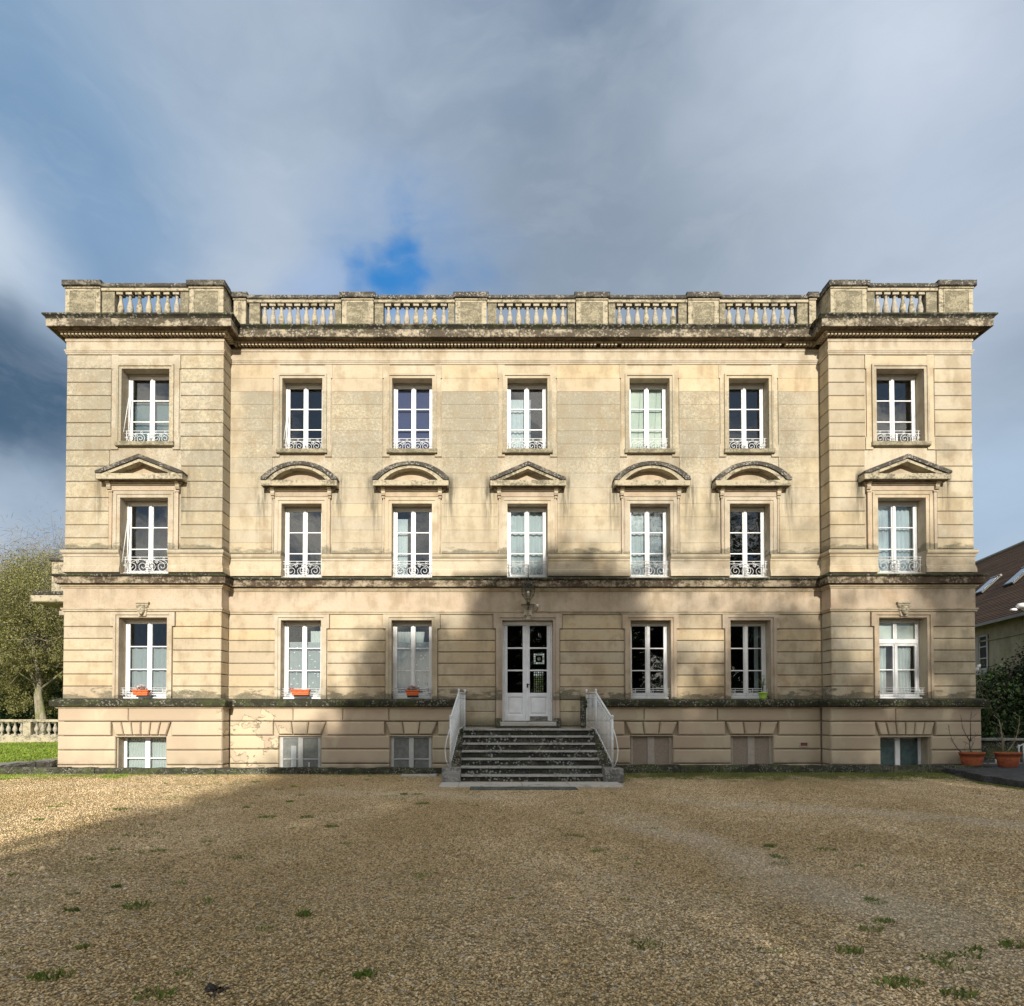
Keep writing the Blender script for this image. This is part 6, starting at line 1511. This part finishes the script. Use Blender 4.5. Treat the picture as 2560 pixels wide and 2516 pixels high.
occl('yew', 'fifth dark yew by the park gate', (23, YO, 0), 15, [(0, 0, 3.0, 4, 2.2, 3.4, 5000), (0, 0, 8.0, 3.8, 2.2, 3.4, 6000), (-.5, 0, 12.5, 3.8, 2, 3.0, 4200)], 35)
tree('bare_tree', 'tall thin bare tree reaching above the yews', 'tree', (9, YO-3, 0), 19, 6, (12, 19), 4500, .30, M['olive'], M['darkbark'], 36, .3, 'park trees behind the viewpoint', nlimb=26, spread=1.2)
tree('bare_tree', 'tall open crowned tree above the far yews', 'tree', (17, YO-4, 0), 20.5, 7, (12, 21), 5500, .30, M['olive'], M['darkbark'], 37, .35, 'park trees behind the viewpoint', nlimb=30, spread=1.2)

# ------------------------------------------------------------------ loose gravel, weeds, grass
def pebbles():
    rg = np.random.default_rng(2)
    d = np.concatenate([3.1+13.5*rg.random(110000)**2.0, 6.5+10.3*rg.random(120000)**.85]); y = -18+d; x = (rg.random(len(d))*1.75-.86)*d
    s = rg.uniform(.35, 1, len(d))**2.4*.014+.0035; s[110000:] = rg.uniform(.5, 1, 120000)**2*.015+.004; big = rg.random(len(d)) > .996; s[big] *= 2.0
    P = np.array([(1, 0, 0), (0, 1, 0), (-1, 0, 0), (0, -1, 0), (0, 0, .62), (0, 0, -.5), ], float)
    F8 = np.array([(0, 1, 4), (1, 2, 4), (2, 3, 4), (3, 0, 4), (1, 0, 5), (2, 1, 5), (3, 2, 5), (0, 3, 5)])
    n = len(d); B = P[None]*rg.uniform(.55, 1.25, (n, 6, 1)); a = rg.uniform(0, 2*pi, n); ca, sa = np.cos(a), np.sin(a); t = rg.normal(0, .35, n)
    X = B[:, :, 0]*ca[:, None]-B[:, :, 1]*sa[:, None]; Y = (B[:, :, 0]*sa[:, None]+B[:, :, 1]*ca[:, None]); Z = B[:, :, 2]+X*t[:, None]
    g = np.where(y > -3.2, GZ+(y+3.2)/2.2*.05, GZ)+.008*np.sin(x*1.3)*np.sin(y*.9)
    ok = ~((x > -1.6) & (x < 3.5) & (y > -4.35)) & (x < 11.4)
    V = np.stack([X*s[:, None]+x[:, None], Y*s[:, None]+y[:, None], Z*s[:, None]+(g+s*.12)[:, None]], 2)[ok]
    m = ok.sum(); Fq = (F8[None]+(np.arange(m)*6)[:, None, None]).reshape(-1, 3)
    tag(raw_mesh('gravel', V.reshape(-1, 3), Fq, M['pebble'], None, 'stuff'), 'loose tan and grey gravel stones scattered over the yard')
pebbles()
def blades(name, cx, cy, cz, R_, n, h, mat, seed, sq=1.0, w=.006):
    rg = np.random.default_rng(seed); a = rg.uniform(0, 2*pi, n); r = R_*rg.random(n)**.5; x = cx+r*np.cos(a)*1.3; y = cy+r*np.sin(a)*sq; hh = h*rg.uniform(.4, 1.1, n); b_ = rg.uniform(0, 2*pi, n)
    lean = hh*rg.uniform(.2, 1.1, n); la = rg.uniform(0, 2*pi, n)
    base = np.stack([x, y, np.full(n, cz)], 1); s_ = np.stack([np.cos(b_)*w, np.sin(b_)*w, np.zeros(n)], 1); tip = base+np.stack([np.cos(la)*lean, np.sin(la)*lean, hh], 1); mid = base+np.stack([np.cos(la)*lean*.3, np.sin(la)*lean*.3, hh*.65], 1)
    V = np.stack([base-s_, base+s_, mid+s_*.8, tip], 1); V2 = V.reshape(-1, 3); Fq = np.arange(4*n).reshape(n, 4); return V2, Fq
def joined(lst):
    Vs, Fs, k = [], [], 0
    for V, Fq in lst: Vs.append(V); Fs.append(Fq+k); k += len(V)
    return np.concatenate(Vs), np.concatenate(Fs)
def gp(px, py):           # point on the yard seen at this photo pixel
    lo, hi = 2.5, 30
    for _ in range(40):
        m = (lo+hi)/2
        if zz(py, m) > GZ: lo = m
        else: hi = m
    return xx(px, py, lo), -18+lo
tufts = [(125, 2445, .20, 260, .07, 'leaning bright green grass tuft in the lower left gravel'), (286, 2125, .12, 150, .05, 'grass tuft left of centre in the gravel, upper of a close pair'),
    (350, 2092, .14, 130, .04, 'thin green tuft in shade near the sunlit edge of the gravel'), (868, 2110, .11, 140, .05, 'small round grass tuft in the gravel below the second basement window'),
    (2210, 2305, .13, 170, .05, 'upper grass tuft of the pair in the right gravel'), (2180, 2325, .13, 170, .045, 'lower grass tuft of the pair in the right gravel'), (2535, 2365, .16, 260, .06, 'dense grass tuft at the right edge of the gravel'),
    (2245, 2460, .22, 380, .055, 'wide spreading grass tuft in the lower right gravel'), (2395, 2490, .14, 220, .06, 'grass tuft at the bottom right, nearest the viewer'), (2435, 2375, .12, 110, .05, 'sparse dark weed tuft between the pair and the right edge'),
    (440, 2212, .14, 150, .045, 'low flat weed tuft in the left foreground gravel'), (181, 2237, .09, 110, .04, 'small dark weed left of the low flat tuft')]
for k, (px, py, r_, n_, h_, lab) in enumerate(tufts):
    x, y = gp(px, py); V, Fq = blades('t', 0, 0, 0, r_*.55, int(n_*.3), h_*.7, None, 50+k, .7); o = raw_mesh('grass_tuft', V, Fq, M['weed']); o.location = (x, y, gz(x, y)); tag(o, lab, 'grass tuft', 'grass tufts in the gravel')
rr = random.Random(77); L = []
small = [(500, 1965), (470, 1970), (590, 1962), (640, 1957), (700, 1975), (735, 1968), (750, 1990), (800, 1968), (850, 1965), (920, 1986), (1010, 1987), (1045, 1986), (300, 2025), (675, 2042), (660, 2044), (770, 2044), (725, 2006), (1000, 1955), (830, 2068), (1055, 2010), (225, 2150), (395, 2128), (605, 2148), (290, 2220), (345, 2270), (760, 2288), (1490, 2130), (2070, 2125), (1950, 2145), (2120, 2380), (2340, 2400), (2405, 2390), (2380, 2420), (910, 2440), (180, 2280), (205, 2370), (1925, 2118), (2180, 2250), (1620, 2365), (385, 2490), (130, 2018), (160, 2012), (95, 2050), (70, 2080), (650, 1990), (615, 2020)]
for k, (px, py) in enumerate(small):
    x, y = gp(px, py); L.append(blades('s', x, y, gz(x, y)-.002, rr.uniform(.04, .12), rr.randint(35, 90), rr.uniform(.025, .05), None, 200+k, .8))
for k in range(320):
    x, y = rr.uniform(-12, 12), -18+rr.uniform(4, 16.8)
    if -1.5 < x < 3.4 and y > -4.4 or (x > 0 and rr.random() < .5): continue
    L.append(blades('s', x, y, gz(x, y)-.002, rr.uniform(.03, .16), rr.randint(10, 40), rr.uniform(.015, .035), None, 500+k, .8))
V, Fq = joined(L); tag(raw_mesh('weeds', V, Fq, M['weed'], None, 'stuff'), 'small scattered weeds growing through the gravel')
L2_ = []
for (xa, ya_), (xb, yb_) in zip(ap, ap[1:]):
    if xa < 15 and ya_ < -.9 and yb_ < -.9:
        for q in range(12): t = rr.random(); L2_.append(blades('e', xa+(xb-xa)*t-rr.uniform(0, .12), ya_+(yb_-ya_)*t-rr.uniform(.0, .14), -.045, .07, 18, .035, None, 8000+len(L2_), .8))
V, Fq = joined(L2_); tag(raw_mesh('edge_grass', V, Fq, M['drygrass'], None, 'stuff'), 'dry moss and grass along the asphalt edge')
# grass and moss along the kerb, and the lawn at the left
L = []
for k in range(1100):
    x = rr.uniform(3.1, 12.2); y = -1.15-abs(rr.gauss(0, .55)); L.append(blades('m', x, y, gz(x, y)-.002, .13, 22, .035, None, 900+k, .7))
for k in range(200):
    x = rr.uniform(-11, -1.3); y = -1.15-abs(rr.gauss(0, .12)); L.append(blades('m', x, y, gz(x, y)-.002, .10, 12, .03, None, 1500+k, .7))
V, Fq = joined(L); tag(raw_mesh('verge_grass', V, Fq, M['drygrass'], None, 'stuff'), 'thin mossy grass along the foot of the kerb')
L = []
for k in range(620):
    x = rr.uniform(-17, -9.5); y = -1.2-abs(rr.gauss(0, 1.0))*(1 if x < -12 else .35); L.append(blades('m', x, y, -.045, .15, 45, .06, None, 2500+k, .7))
for k in range(1000):
    x = rr.uniform(-27, -14.9); y = rr.uniform(-.6, 18); L.append(blades('m', x, y, -.03, .55, 40, .09, None, 4000+k, 1, .012))
V, Fq = joined(L); tag(raw_mesh('lawn_grass', V, Fq, M['grass'], None, 'stuff'), 'bright green lawn grass left of the mansion')
x, y = gp(545, 2478); mb = MB(); rr = random.Random(4)
for k in range(9):
    a, r_ = rr.uniform(0, 2*pi), rr.uniform(0, .06); b0 = Vector((r_*cos(a), r_*sin(a), .004)); t = rr.uniform(0, 2*pi); l = rr.uniform(.03, .06); mb.add([b0, b0+Vector((l*cos(t-.5), l*sin(t-.5), rr.uniform(0, .03))), b0+Vector((l*1.4*cos(t), l*1.4*sin(t), rr.uniform(0, .015))), b0+Vector((l*cos(t+.5), l*sin(t+.5), rr.uniform(0, .03)))], [(0, 1, 2, 3)])
tag(mb.build('dead_leaves', M['deadleaf'], None, (x, y, GZ)), 'crumpled dark dead leaves on the gravel at the lower left', 'dead leaves')
